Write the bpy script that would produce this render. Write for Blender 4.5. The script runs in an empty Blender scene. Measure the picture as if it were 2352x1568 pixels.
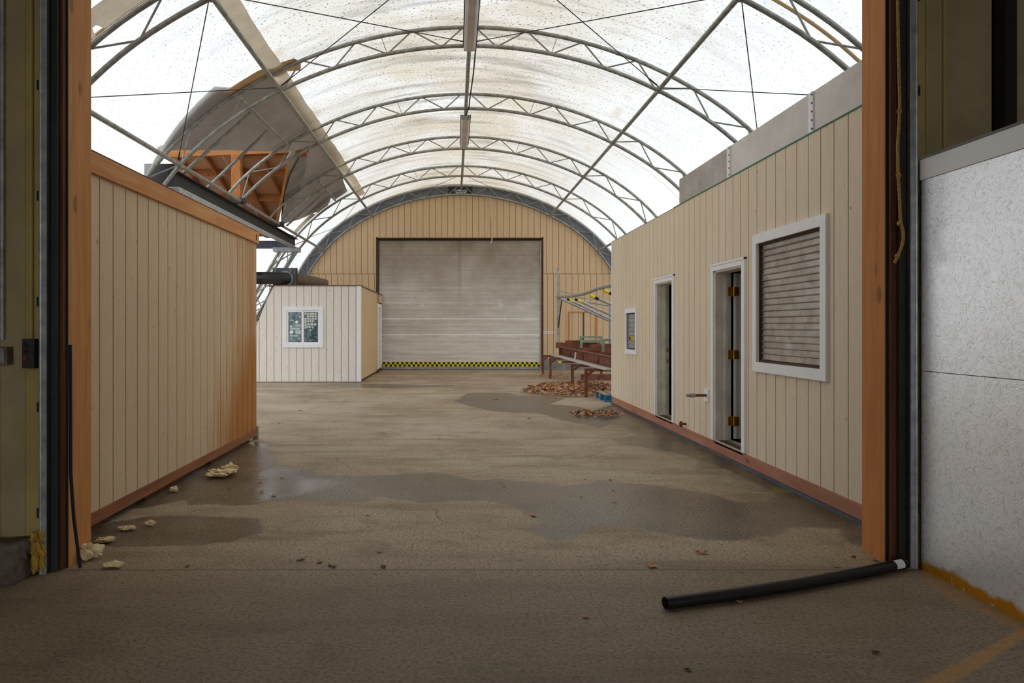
import bpy, bmesh, math, random
import numpy as np
from mathutils import Vector, Matrix
random.seed(7)
SC = bpy.context.scene
COL = SC.collection

# ------------------------------------------------------------------ camera, sky, exposure
cam = bpy.data.cameras.new('camera'); camo = bpy.data.objects.new('camera', cam); COL.objects.link(camo)
camo.location = (0, 0, 1.4); camo.rotation_euler = (math.pi/2, 0, 0)
cam.sensor_width = 36; cam.lens = 1680/2352*36
cam.shift_x = (1176-1042)/2352; cam.shift_y = -(784-752)/2352
cam.clip_start = .05; cam.clip_end = 400
SC.camera = camo
w = bpy.data.worlds.new('overcast_sky'); SC.world = w; w.use_nodes = True
bgn = w.node_tree.nodes['Background']; bgn.inputs[0].default_value = (.92, .965, 1, 1); bgn.inputs[1].default_value = 1.0
SC.view_settings.view_transform = 'Standard'; SC.view_settings.look = 'None'
SC.view_settings.gamma = 1; SC.view_settings.use_curve_mapping = False
SC.view_settings.exposure = 0.85
SC.cycles.max_bounces = 10; SC.cycles.diffuse_bounces = 5; SC.cycles.glossy_bounces = 3
SC.cycles.transmission_bounces = 6; SC.cycles.transparent_max_bounces = 12
SC.cycles.sample_clamp_indirect = 8
SC.cycles.use_denoising = True

# ------------------------------------------------------------------ helpers
WL = {}                                   # world location of each object's origin
def lin(c):
    return tuple((v/12.92 if v <= .04045 else ((v+.055)/1.055)**2.4) for v in [x/255 for x in c])
class MB:
    def __init__(s): s.v = []; s.f = []; s.m = []; s.mi = 0
    def add(s, vs, fs):
        n = len(s.v); s.v += [tuple(p) for p in vs]
        for f in fs: s.f.append(tuple(i+n for i in f)); s.m.append(s.mi)
        return s
    def box(s, x0, x1, y0, y1, z0, z1):
        v = [(x, y, z) for z in (z0, z1) for y in (y0, y1) for x in (x0, x1)]
        return s.add(v, [(0, 2, 3, 1), (4, 5, 7, 6), (0, 1, 5, 4), (2, 6, 7, 3), (0, 4, 6, 2), (1, 3, 7, 5)])
    def bar(s, a, b, wd, ht, up=(0, 0, 1)):        # rectangular bar from a to b
        a = Vector(a); b = Vector(b); d = (b-a).normalized(); u = Vector(up)
        sd = d.cross(u)
        if sd.length < 1e-4: sd = d.cross(Vector((0, 1, 0)))
        sd.normalize(); u = sd.cross(d)
        v = []
        for p in (a, b):
            for i, j in ((-1, -1), (1, -1), (1, 1), (-1, 1)):
                v.append(p+sd*(i*wd/2)+u*(j*ht/2))
        return s.add(v, [(3, 2, 1, 0), (4, 5, 6, 7), (0, 1, 5, 4), (1, 2, 6, 5), (2, 3, 7, 6), (3, 0, 4, 7)])
    def tube(s, pts, r, n=8, cap=True):
        pts = [Vector(p) for p in pts]; N = len(pts); rings = []
        t0 = (pts[1]-pts[0]).normalized(); ref = Vector((0, 0, 1)) if abs(t0.z) < .9 else Vector((0, 1, 0))
        sd = t0.cross(ref).normalized()
        for i, p in enumerate(pts):
            t = (pts[min(i+1, N-1)]-pts[max(i-1, 0)]).normalized()
            sd = (sd-t*sd.dot(t)).normalized(); up = t.cross(sd)
            rr = r[i] if isinstance(r, (list, tuple)) else r
            rings.append([p+sd*(rr*math.cos(2*math.pi*k/n))+up*(rr*math.sin(2*math.pi*k/n)) for k in range(n)])
        v = [q for R in rings for q in R]; f = []
        for i in range(N-1):
            for k in range(n): f.append((i*n+k, i*n+(k+1) % n, (i+1)*n+(k+1) % n, (i+1)*n+k))
        if cap: f.append(tuple(range(n))[::-1]); f.append(tuple((N-1)*n+k for k in range(n)))
        return s.add(v, f)
    def prism(s, poly, a0, a1, plane='xz'):         # polygon extruded along the third axis
        n = len(poly)
        def P(p, a):
            return {'xz': (p[0], a, p[1]), 'xy': (p[0], p[1], a), 'yz': (a, p[0], p[1])}[plane]
        v = [P(p, a0) for p in poly]+[P(p, a1) for p in poly]
        return s.add(v, [tuple(range(n)), tuple(range(2*n-1, n-1, -1))]+[(i, i+n, (i+1) % n+n, (i+1) % n) for i in range(n)])
    def build(s, name, mat, parent=None, smooth=False, origin=None, angle=None):
        if parent is not None: o0 = WL[parent]
        elif origin is not None: o0 = Vector(origin)
        else:
            xs = [p[0] for p in s.v]; ys = [p[1] for p in s.v]; zs = [p[2] for p in s.v]
            o0 = Vector(((min(xs)+max(xs))/2, (min(ys)+max(ys))/2, min(zs)))
        me = bpy.data.meshes.new(name)
        me.from_pydata([(p[0]-o0.x, p[1]-o0.y, p[2]-o0.z) for p in s.v], [], s.f)
        for m in (mat if isinstance(mat, (list, tuple)) else [mat]): me.materials.append(m)
        if any(s.m): me.polygons.foreach_set('material_index', s.m)
        bm = bmesh.new(); bm.from_mesh(me); bmesh.ops.recalc_face_normals(bm, faces=bm.faces); bm.to_mesh(me); bm.free()
        if smooth:
            me.polygons.foreach_set('use_smooth', [True]*len(me.polygons))
            if hasattr(me, 'set_sharp_from_angle'): me.set_sharp_from_angle(angle=angle or math.radians(40))
        me.update()
        o = bpy.data.objects.new(name, me); COL.objects.link(o)
        if parent is not None: o.parent = parent
        else: o.location = o0
        WL[o] = o0.copy()
        return o
def empty(name, loc):
    o = bpy.data.objects.new(name, None); COL.objects.link(o); o.location = loc; o.empty_display_size = .1
    WL[o] = Vector(loc); return o
def tag(o, label, cat, group=None, kind=None):
    o['label'] = label; o['category'] = cat
    if group: o['group'] = group
    if kind: o['kind'] = kind
    return o
def struct(o, label, cat): return tag(o, label, cat, kind='structure')

# ------------------------------------------------------------------ materials
class NT:
    def __init__(s, name):
        s.mat = bpy.data.materials.new(name); s.mat.use_nodes = True; s.t = s.mat.node_tree
        s.b = s.t.nodes['Principled BSDF']; s.out = s.t.nodes['Material Output']
    def n(s, ty, ins=None, **kw):
        nd = s.t.nodes.new(ty)
        for k, v in kw.items(): setattr(nd, k, v)
        for k, v in (ins or {}).items():
            if isinstance(v, bpy.types.NodeSocket): s.t.links.new(v, nd.inputs[k])
            else: nd.inputs[k].default_value = v
        return nd
    def link(s, a, b): s.t.links.new(a, b)
    def coord(s, scale=(1, 1, 1), world=False, kind='Object'):
        if world: c = s.n('ShaderNodeNewGeometry').outputs['Position']
        else: c = s.n('ShaderNodeTexCoord').outputs[kind]
        return s.n('ShaderNodeMapping', {'Vector': c, 'Scale': scale}).outputs[0]
    def noise(s, vec, scale, detail=4, rough=.6, dist=0):
        return s.n('ShaderNodeTexNoise', {'Vector': vec, 'Scale': scale, 'Detail': detail, 'Roughness': rough, 'Distortion': dist}).outputs['Fac']
    def ramp(s, fac, a, b, ca=0., cb=1.):
        return s.n('ShaderNodeMapRange', {'Value': fac, 'From Min': a, 'From Max': b, 'To Min': ca, 'To Max': cb}).outputs[0]
    def mix(s, fac, a, b, mode='MIX'):
        nd = s.n('ShaderNodeMix', data_type='RGBA', blend_type=mode)
        for k, v in ((0, fac), (6, a), (7, b)):
            if isinstance(v, bpy.types.NodeSocket): s.t.links.new(v, nd.inputs[k])
            elif k == 0: nd.inputs[0].default_value = v
            else: nd.inputs[k].default_value = (*v[:3], 1)
        return nd.outputs[2]
    def math(s, op, a, b=None, c=None):
        nd = s.n('ShaderNodeMath', operation=op)
        for i, v in enumerate((a, b, c)):
            if v is None: continue
            if isinstance(v, bpy.types.NodeSocket): s.t.links.new(v, nd.inputs[i])
            else: nd.inputs[i].default_value = v
        return nd.outputs[0]
    def bump(s, h, strength=.3, dist=.01):
        nb = s.n('ShaderNodeBump', {'Height': h, 'Strength': strength, 'Distance': dist}); s.link(nb.outputs[0], s.b.inputs['Normal'])
def plain(name, c, rough=.6, metal=0, var=.25, scale=6, stretch=(1, 1, 1), bump=0, c2=None, lo=.35, hi=.7, spec=.5, fine=0):
    t = NT(name); v = t.coord(stretch, world=True)
    c = lin(c); c2 = lin(c2) if c2 else tuple(x*(1-var) for x in c)
    f = t.noise(v, scale, 6, .65)
    col = t.mix(t.ramp(f, lo, hi), c, c2)
    if fine:
        f2 = t.noise(v, fine, 3, .6); col = t.mix(t.ramp(f2, .55, .75, 0, .5), col, tuple(x*.5 for x in c))
    t.link(col, t.b.inputs['Base Color'])
    t.b.inputs['Roughness'].default_value = rough; t.b.inputs['Metallic'].default_value = metal
    t.b.inputs['Specular IOR Level'].default_value = spec
    if bump: t.bump(t.noise(v, scale*6, 4), bump)
    return t.mat
def wood(name, c, c2, axis='z', scale=22, knots=True, rough=.7, bump=.25):
    t = NT(name); st = {'x': (.06, 1, 1), 'y': (1, .06, 1), 'z': (1, 1, .06)}[axis]
    v = t.coord(st, world=True)
    f = t.noise(v, scale, 6, .65, .6)
    big = t.noise(t.coord(world=True), 1.3, 3)
    col = t.mix(t.ramp(f, .3, .72), lin(c), lin(c2))
    col = t.mix(t.ramp(big, .42, .62, 0, .35), col, lin(c2))
    if knots:
        sk = {'x': (.45, 1, 1), 'y': (1, .45, 1), 'z': (1, 1, .45)}[axis]
        vo = t.n('ShaderNodeTexVoronoi', {'Vector': t.coord(sk, world=True), 'Scale': 4.0, 'Randomness': 1.0}).outputs['Distance']
        col = t.mix(t.ramp(vo, .125, .075, 0, .55), col, tuple(x*.3 for x in lin(c2)))
    t.link(col, t.b.inputs['Base Color']); t.b.inputs['Roughness'].default_value = rough
    t.b.inputs['Specular IOR Level'].default_value = .25
    t.bump(f, bump, .004)
    return t.mat
def siding(name, c, rust=None, spec=.3, dirt=.25):
    t = NT(name); v = t.coord((1, 1, .05), world=True)
    g = t.noise(v, 60, 5, .7); c = lin(c)
    b = t.noise(t.coord((1, 1, .3), world=True), 1.1, 4)
    col = t.mix(t.ramp(g, .35, .75), c, tuple(x*.86 for x in c))
    col = t.mix(t.ramp(b, .4, .7, 0, dirt), col, (c[0]*.72, c[1]*.66, c[2]*.56))
    sp = t.noise(t.coord((1, 1, .35), world=True), 38, 2, .5)
    col = t.mix(t.ramp(sp, .72, .76, 0, .75), col, (.05, .035, .022))
    if rust:                                 # rust-coloured run-off stain, (y0, y1) along the wall
        geo = t.n('ShaderNodeSeparateXYZ', {0: t.n('ShaderNodeNewGeometry').outputs['Position']})
        n1 = t.noise(t.coord((1, 2.2, .22), world=True), 3.2, 5, .65)
        a = t.ramp(geo.outputs[1], rust[0], rust[1])
        h = t.ramp(geo.outputs[2], 1.35, .2)
        k = t.math('MULTIPLY', a, t.math('ADD', .55, t.math('MULTIPLY', h, .6)))
        k = t.ramp(t.math('ADD', k, t.math('MULTIPLY', t.math('SUBTRACT', n1, .5), .9)), .28, .72)
        col = t.mix(t.math('MULTIPLY', k, .9), col, lin((182, 116, 38)))
        dk = t.ramp(t.math('ADD', t.math('MULTIPLY', a, t.ramp(geo.outputs[2], .8, .1)), t.math('MULTIPLY', t.math('SUBTRACT', n1, .5), 1.2)), .75, 1.1)
        col = t.mix(t.math('MULTIPLY', dk, .5), col, lin((110, 62, 22)))
    t.link(col, t.b.inputs['Base Color']); t.b.inputs['Roughness'].default_value = .75
    t.b.inputs['Specular IOR Level'].default_value = spec
    t.bump(g, .15, .003)
    return t.mat
M = {}
M['beige'] = siding('beige_siding_paint', (238, 221, 196))
M['beige_left'] = siding('beige_siding_paint_stained', (228, 203, 168), rust=(6.7, 9.0))
M['tan'] = siding('tan_siding_paint', (224, 194, 156))
M['cream'] = siding('pale_siding_paint', (242, 234, 226), dirt=.1)
M['groove'] = plain('groove_paint', (84, 64, 44), .9, var=.3)
M['groove_pale'] = plain('pale_groove_paint', (128, 108, 92), .9, var=.3)
M['white'] = plain('white_trim_paint', (246, 247, 250), .45, var=.05, scale=4)
M['galv'] = plain('galvanized_pipe', (178, 178, 172), .5, metal=.3, c2=(124, 124, 116), scale=9, spec=.4)
M['galv_bright'] = plain('bright_galvanized_steel', (186, 190, 192), .4, metal=.4, c2=(140, 144, 146), scale=12)
M['cable'] = plain('steel_cable', (52, 52, 54), .5, metal=.4)
M['black'] = plain('black_plastic', (26, 26, 28), .42, var=.3, scale=8)
M['blackrub'] = plain('black_rubber', (18, 18, 18), .7)
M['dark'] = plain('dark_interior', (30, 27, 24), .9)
M['steel_dark'] = plain('dark_primed_steel', (50, 48, 47), .55, c2=(32, 31, 30), scale=5)
M['steel_blue'] = plain('bluish_primed_steel', (84, 92, 106), .5, c2=(60, 66, 78), scale=5)
M['flange'] = plain('lit_flange_steel', (214, 224, 238), .4, metal=.1, c2=(150, 160, 176), scale=18, stretch=(1, .3, 1))  # light on the beam's underside is put into this pale bluish colour
M['timber_y'] = wood('orange_timber_along_y', (224, 168, 110), (196, 130, 76), 'y')
M['timber_x'] = wood('orange_timber_along_x', (190, 130, 78), (152, 96, 52), 'x')
M['timber_z'] = wood('orange_timber_upright', (222, 160, 96), (192, 126, 68), 'z', knots=True)
M['timber_r'] = wood('reddish_timber_upright', (218, 150, 92), (188, 118, 66), 'z', knots=True)
M['brown_z'] = wood('dark_brown_timber', (112, 70, 42), (72, 42, 24), 'z', knots=False)
M['rafter'] = wood('rafter_timber', (184, 122, 72), (142, 86, 44), 'y')
M['sill'] = wood('stained_sill_timber', (196, 140, 114), (158, 104, 82), 'y', knots=True)
M['sill_left'] = wood('brown_sill_timber', (176, 120, 82), (128, 82, 54), 'y', knots=True)
M['grayplank'] = plain('weathered_aluminium_plank', (206, 202, 194), .6, c2=(160, 152, 142), scale=5)
M['rust'] = plain('rusty_steel', (134, 80, 54), .85, c2=(86, 50, 34), scale=7, bump=.1)
M['rust2'] = plain('brown_rusty_channel', (142, 88, 70), .85, c2=(96, 58, 48), scale=6, bump=.1)
M['green'] = plain('pale_green_enamel', (150, 164, 142), .6, c2=(112, 116, 98), scale=8)
M['yellow'] = plain('yellow_tape', (240, 222, 20), .5, var=.1)
M['yellow_paint'] = plain('worn_yellow_paint', (214, 152, 20), .7, c2=(150, 96, 16), scale=9)
M['panel'] = plain('grey_sheet_panel', (228, 222, 218), .5, c2=(200, 192, 186), scale=1.8)
M['panel_dirty'] = plain('stained_grey_sheet_panel', (200, 192, 184), .6, c2=(150, 142, 134), scale=2.2)
M['shaded_fabric'] = plain('grey_shaded_fabric', (196, 190, 187), .75, c2=(166, 160, 158), scale=1.2, bump=.05)
M['shaded_fabric2'] = plain('grey_flashing_sheet', (176, 176, 178), .35, metal=.5, c2=(120, 120, 122), scale=3)
M['gable'] = plain('dark_grey_gable_sheet', (118, 122, 130), .7, c2=(92, 95, 102), scale=3)
M['osb_roof'] = plain('osb_sheathing', (204, 162, 132), .85, c2=(160, 114, 82), scale=26, stretch=(1, 2.4, 1))
M['brass'] = plain('brass_hinge', (214, 162, 44), .35, metal=.8, c2=(150, 104, 24), scale=30)
M['blue'] = plain('blue_pallet_paint', (40, 142, 206), .7, c2=(26, 100, 160), scale=6)
M['foam'] = plain('cream_spray_foam', (244, 230, 194), .9, c2=(214, 186, 134), scale=22, bump=.3)
M['foam_old'] = plain('yellowed_spray_foam', (206, 166, 70), .9, c2=(150, 110, 40), scale=16, bump=.3)
M['rope'] = plain('yellow_rope', (196, 156, 78), .8, c2=(140, 100, 44), scale=60)
M['rope_white'] = plain('whitish_rope', (220, 206, 182), .8, var=.2)
M['leaf'] = plain('dry_brown_leaf', (224, 174, 132), .8, c2=(150, 100, 66), scale=9)
M['leaf_dark'] = plain('dark_wet_leaf', (86, 58, 38), .6, c2=(44, 30, 22), scale=20)
M['moss'] = plain('green_moss', (96, 112, 30), .95, c2=(58, 66, 24), scale=30, bump=.4)
M['insul'] = plain('olive_faced_wall_panel', (186, 164, 98), .7, c2=(164, 144, 88), scale=2.4, bump=.05)
M['insul2'] = plain('drab_wall_panel', (176, 158, 118), .7, c2=(152, 136, 102), scale=2.4, bump=.05)
M['concrete'] = plain('rough_concrete', (128, 118, 104), .9, c2=(88, 78, 66), scale=8, bump=.4)
M['curb'] = plain('grey_concrete_curb', (150, 148, 144), .9, c2=(112, 108, 104), scale=4, bump=.2)
M['doorpaint'] = plain('grey_beige_door_paint', (220, 214, 204), .6, var=.15)
M['jamb'] = plain('off_white_jamb_paint', (236, 230, 220), .6, c2=(204, 196, 184), scale=5)
M['sticker'] = plain('pale_sticker', (214, 222, 206), .6, var=.12, scale=30)
M['paper'] = plain('paper_sheet', (196, 214, 218), .7, var=.1)
M['ply'] = plain('plywood_threshold', (176, 158, 128), .8, var=.2)
M['asphalt'] = plain('outdoor_gravel_ground', (150, 146, 138), .9, c2=(120, 116, 108), scale=4)
M['greentrim'] = plain('green_trim_edge', (30, 112, 84), .6)
M['tile_red'] = plain('red_plastic', (150, 40, 30), .5)
def m_fabric():
    t = NT('white_tent_fabric'); t.t.nodes.remove(t.b)
    uv = t.n('ShaderNodeUVMap', uv_map='surf').outputs[0]
    def cv(sc): return t.n('ShaderNodeMapping', {'Vector': uv, 'Scale': sc}).outputs[0]
    sep = t.n('ShaderNodeSeparateXYZ', {0: uv}); s = sep.outputs[0]; y = sep.outputs[1]
    ap = t.ramp(t.math('ABSOLUTE', s), 4.4, 1.0)                     # dirtier towards the ridge
    st = t.noise(cv((.35, 2.2, 1)), 1.5, 6, .62, .4)               # streaks that run down the arch
    st2 = t.noise(cv((.12, 3, 1)), 9, 4, .6)
    big = t.noise(cv((1, 1, 1)), .55, 4, .55)
    spk = t.noise(cv((1, 1, 1)), 26, 2, .5)
    spk2 = t.noise(cv((1, 1, 1)), 75, 2, .5)
    tan = t.math('MULTIPLY', ap, t.ramp(big, .25, .55))
    col = t.mix(t.math('MULTIPLY', t.math('ADD', t.math('MULTIPLY', tan, 1.0), t.ramp(y, 10, 24, 0, .3)), .8), (1, 1, 1), (.74, .64, .50))
    dk = t.math('MULTIPLY', t.ramp(st, .48, .68), t.math('MULTIPLY', ap, .9))
    col = t.mix(t.math('MULTIPLY', dk, t.ramp(spk2, .36, .58)), col, (.16, .135, .105))
    col = t.mix(t.math('MULTIPLY', t.ramp(st2, .55, .75), t.math('ADD', t.math('MULTIPLY', ap, .6), .08)), col, (.55, .47, .36))
    sm = t.math('MULTIPLY', t.ramp(spk, .62, .67), t.math('ADD', t.math('MULTIPLY', ap, .8), .3))
    col = t.mix(sm, col, (.12, .10, .08))
    # sewn seams along the arch in the middle of each bay
    fr = t.math('ABSOLUTE', t.math('SUBTRACT', t.math('FRACT', t.math('DIVIDE', t.math('SUBTRACT', y, 8.2), 3.22)), .45))
    seam = t.math('MULTIPLY', t.ramp(fr, .012, .004), t.ramp(y, 13, 14.5, 0, .55))
    col = t.mix(seam, col, (.62, .48, .30))
    # brown runs beside the pipes
    pr = t.math('ABSOLUTE', t.math('SUBTRACT', t.math('ABSOLUTE', s), 2.82))
    pk = t.math('MULTIPLY', t.ramp(pr, .13, .02), t.math('MULTIPLY', t.ramp(t.noise(cv((.5, 1, 1)), 1.4, 3), .48, .62), .4))
    col = t.mix(pk, col, (.60, .45, .28))
    tr = t.n('ShaderNodeBsdfTranslucent', {'Color': t.mix(1, col, (.60, .61, .62), 'MULTIPLY')})
    tp = t.n('ShaderNodeBsdfTransparent', {'Color': t.mix(1, col, (.96, .97, .98), 'MULTIPLY')})
    df = t.n('ShaderNodeBsdfDiffuse', {'Color': t.mix(1, col, (.84, .84, .85), 'MULTIPLY')})
    a = t.n('ShaderNodeMixShader', {0: .5, 1: df.outputs[0], 2: tr.outputs[0]})
    b = t.n('ShaderNodeMixShader', {0: .46, 1: a.outputs[0], 2: tp.outputs[0]})
    t.link(b.outputs[0], t.out.inputs[0]); return t.mat
M['fabric'] = m_fabric()
def m_flap(name, c, trans=.35):
    t = NT(name); t.t.nodes.remove(t.b); c = lin(c)
    f = t.noise(t.coord(world=True), 3, 5); col = t.mix(t.ramp(f, .35, .7), c, tuple(x*.8 for x in c))
    df = t.n('ShaderNodeBsdfDiffuse', {'Color': col}); tr = t.n('ShaderNodeBsdfTranslucent', {'Color': col})
    a = t.n('ShaderNodeMixShader', {0: trans, 1: df.outputs[0], 2: tr.outputs[0]})
    t.link(a.outputs[0], t.out.inputs[0]); return t.mat
M['flap'] = m_flap('tan_fabric_flap', (226, 212, 188), .45)
M['flap_edge'] = m_flap('tan_wood_edge', (226, 200, 160), .35)
def m_osb():
    t = NT('white_painted_osb'); v = t.coord(world=True)
    def flakes(sc, off):
        dv = t.n('ShaderNodeVectorMath', {0: v, 1: t.n('ShaderNodeVectorMath', {0: t.n('ShaderNodeTexNoise', {'Vector': v, 'Scale': sc*.6, 'Detail': 3.}).outputs['Color'], 'Scale': .08}, operation='SCALE').outputs[0]}, operation='ADD').outputs[0]
        vo = t.n('ShaderNodeTexVoronoi', {'Vector': dv, 'Scale': sc})
        ang = t.math('MULTIPLY', t.n('ShaderNodeSeparateColor', {0: vo.outputs['Color']}).outputs[0], 6.28)
        rv = t.n('ShaderNodeVectorRotate', {'Vector': dv, 'Angle': t.math('ADD', ang, off)}, rotation_type='X_AXIS').outputs[0]
        return t.noise(t.n('ShaderNodeMapping', {'Vector': rv, 'Scale': (1, 1, .16)}).outputs[0], 84, 3, .6)
    fl = t.math('MAXIMUM', flakes(20, 0.), flakes(31, 1.1))
    big = t.noise(v, 1.2, 3)
    col = t.mix(t.ramp(fl, .54, .68, 0, .55), lin((246, 248, 252)), lin((176, 166, 152)))
    geo = t.n('ShaderNodeSeparateXYZ', {0: t.n('ShaderNodeNewGeometry').outputs['Position']})
    yl = t.math('MULTIPLY', t.ramp(t.math('ADD', geo.outputs[2], t.math('MULTIPLY', t.math('SUBTRACT', t.noise(v, 7, 4), .5), .12)), .075, .045), t.ramp(t.noise(v, 11, 4), .33, .42))
    col = t.mix(yl, col, lin((214, 152, 20)))
    t.link(col, t.b.inputs['Base Color']); t.b.inputs['Roughness'].default_value = .36; t.b.inputs['Metallic'].default_value = .68
    t.bump(fl, .35, .004); return t.mat
M['osb'] = m_osb()
def m_shutter():
    t = NT('tarnished_shutter_slat'); v = t.coord(world=True)
    f = t.noise(v, 9, 6, .7); f2 = t.noise(v, 3.2, 4, .6, .8)
    geo = t.n('ShaderNodeSeparateXYZ', {0: t.n('ShaderNodeNewGeometry').outputs['Position']})
    col = t.mix(t.ramp(f, .35, .68), lin((184, 174, 162)), lin((142, 132, 120)))
    k = t.math('MULTIPLY', t.ramp(f2, .52, .66), t.ramp(f, .38, .6))
    col = t.mix(t.math('MULTIPLY', k, .7), col, lin((206, 206, 206)))
    t.link(col, t.b.inputs['Base Color']); t.b.inputs['Roughness'].default_value = .38; t.b.inputs['Metallic'].default_value = .45
    return t.mat
M['shutter'] = m_shutter()
def m_rolldoor():
    t = NT('worn_white_door_section'); v = t.coord(world=True)
    geo = t.n('ShaderNodeSeparateXYZ', {0: t.n('ShaderNodeNewGeometry').outputs['Position']}); x, z = geo.outputs[0], geo.outputs[2]
    n1 = t.noise(v, 1.1, 5, .6); n2 = t.noise(t.coord((.25, 1, 3), world=True), 3, 5, .65); n3 = t.noise(v, 5.5, 5, .7, .5)
    # darker and browner towards the top, paler in the lower sections
    gr = t.ramp(t.math('ADD', z, t.math('MULTIPLY', t.math('SUBTRACT', n1, .5), 2.6)), 1.0, 4.3)
    col = t.mix(gr, lin((232, 226, 219)), lin((138, 124, 106)))
    col = t.mix(t.ramp(n2, .42, .72, 0, .4), col, lin((150, 138, 122)))
    col = t.mix(t.math('MULTIPLY', t.ramp(n3, .58, .68, 0, .7), t.ramp(z, 3.3, 1.2, .1, 1)), col, lin((240, 236, 228)))
    cen = t.ramp(t.math('ABSOLUTE', t.math('SUBTRACT', x, .2)), .09, .02, 0, .3)
    col = t.mix(t.math('MULTIPLY', cen, t.ramp(z, 1.8, 3.4)), col, lin((96, 86, 74)))
    t.link(col, t.b.inputs['Base Color']); t.b.inputs['Roughness'].default_value = .55
    return t.mat
M['rolldoor'] = m_rolldoor()
def m_glass():
    t = NT('window_glass'); t.b.inputs['Base Color'].default_value = (.10, .16, .19, 1); t.b.inputs['Roughness'].default_value = .04
    t.b.inputs['Specular IOR Level'].default_value = .8
    f = t.noise(t.coord((1, 1, .6), world=True), 7, 4, .6, 1.5)
    t.link(t.mix(t.ramp(f, .4, .65), (.05, .09, .11), (.22, .30, .33)), t.b.inputs['Base Color']); return t.mat
M['glass'] = m_glass()
def m_bare(): 
    return plain('louver_grey', (176, 178, 180), .45, metal=.2, c2=(136, 138, 138), scale=7)
M['louver'] = m_bare()

# ------------------------------------------------------------------ tent profile
X0 = .245
A1, A2, R1, R2 = math.radians(33), math.radians(60), 6.6, 4.5
ZC = 5.8-R1; L1 = R1*A1; L2 = R2*(A2-A1)
C2 = ((R1-R2)*math.sin(A1), ZC+(R1-R2)*math.cos(A1)); LT = L1+L2+(C2[1]+R2*math.cos(A2))/math.sin(A2)
def arch(s, d=0.):
    g = 1 if s >= 0 else -1; s = abs(s)
    if s <= L1: t = s/R1; x = R1*math.sin(t); z = ZC+R1*math.cos(t)
    elif s <= L1+L2: t = A1+(s-L1)/R2; x = C2[0]+R2*math.sin(t); z = C2[1]+R2*math.cos(t)
    else: t = A2; u = s-L1-L2; x = C2[0]+R2*math.sin(t)+u*.5; z = C2[1]+R2*math.cos(t)-u*math.sin(A2)
    return X0+g*(x+d*math.sin(t)), z+d*math.cos(t)
def A3(s, y, d=0.):
    x, z = arch(s, d); return (x, y, z)
SPUR, SLOW = 3.06, 5.03
TY = [8.2, 11.43, 14.7, 18.0, 21.24, 24.2]
YB = 24.3                                  # back wall face
DF = .335                                  # fabric offset outside the lower chord
def zarch(x, d=0.):                        # height of the arch above world x
    lo, hi = 0., LT+.5; tx = abs(x-X0)
    for _ in range(40):
        m = (lo+hi)/2
        if arch(m, d)[0]-X0 < tx: lo = m
        else: hi = m
    return arch(lo, d)[1]

# ------------------------------------------------------------------ floor
def pxf(p, z=0.):                          # photograph measurement on the floor plane -> metres
    y = 2352/(p[1]-752); return ((p[0]-1042)*y/1680, y)
WET = [
 [(600,1012),(640,1066),(690,1075),(760,1092),(860,1092),(1000,1083),(1090,1102),(1160,1100),(1300,1115),(1390,1105),(1480,1112),(1560,1122),(1640,1138),(1700,1152),(1762,1152),(1770,1140),(1860,1128),(1990,1185),(2010,1262),(1950,1248),(1925,1214),(1870,1211),(1800,1212),(1812,1222),(1760,1232),(1680,1242),(1600,1238),(1500,1222),(1440,1206),(1380,1204),(1335,1222),(1325,1236),(1275,1239),(1230,1228),(1188,1214),(1235,1206),(1250,1200),(1195,1176),(1180,1162),(1110,1150),(1040,1150),(960,1156),(880,1140),(800,1152),(740,1147),(680,1145),(640,1148),(590,1160),(520,1160),(440,1158),(425,1148),(330,1168),(250,1172),(420,1095),(560,1020)],
 [(205,1210),(330,1185),(450,1183),(540,1187),(592,1192),(608,1204),(600,1222),(540,1243),(400,1255),(260,1256),(190,1250)],
 [(1042,922),(1076,902),(1173,902),(1181,908),(1250,910),(1301,915),(1260,928),(1332,934),(1362,945),(1385,935),(1420,925),(1600,1012),(1750,1080),(1990,1190),(1860,1160),(1799,1140),(1742,1112),(1674,1080),(1608,1056),(1543,1036),(1480,1028),(1418,1018),(1403,1008),(1459,1000),(1472,982),(1434,975),(1400,975),(1383,982),(1316,970),(1281,962),(1242,949),(1128,944),(1084,934)],
 [(745,884),(800,880),(900,882),(985,884),(1045,884),(1040,888),(960,888),(900,892),(850,891)],
 [(590,1016),(610,1018),(622,1024),(610,1030),(588,1032)],
]
PUD = [
 [(585,1090),(640,1068),(690,1075),(678,1084),(712,1096),(760,1100),(790,1110),(740,1128),(690,1138),(640,1146),(588,1154),(578,1130),(600,1112)],
 [(352,1180),(385,1170),(432,1168),(428,1182),(388,1186)],
 [(588,1016),(612,1019),(620,1025),(606,1029),(588,1028)],
]
YEL = [[(2352,1440),(2376,1452),(2190,1568),(2060,1640),(2010,1640),(2110,1568)]]
SCUM = [[(2102,1312),(2140,1306),(2352,1418),(2352,1470),(2300,1440),(2200,1385),(2130,1340)]]
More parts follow.
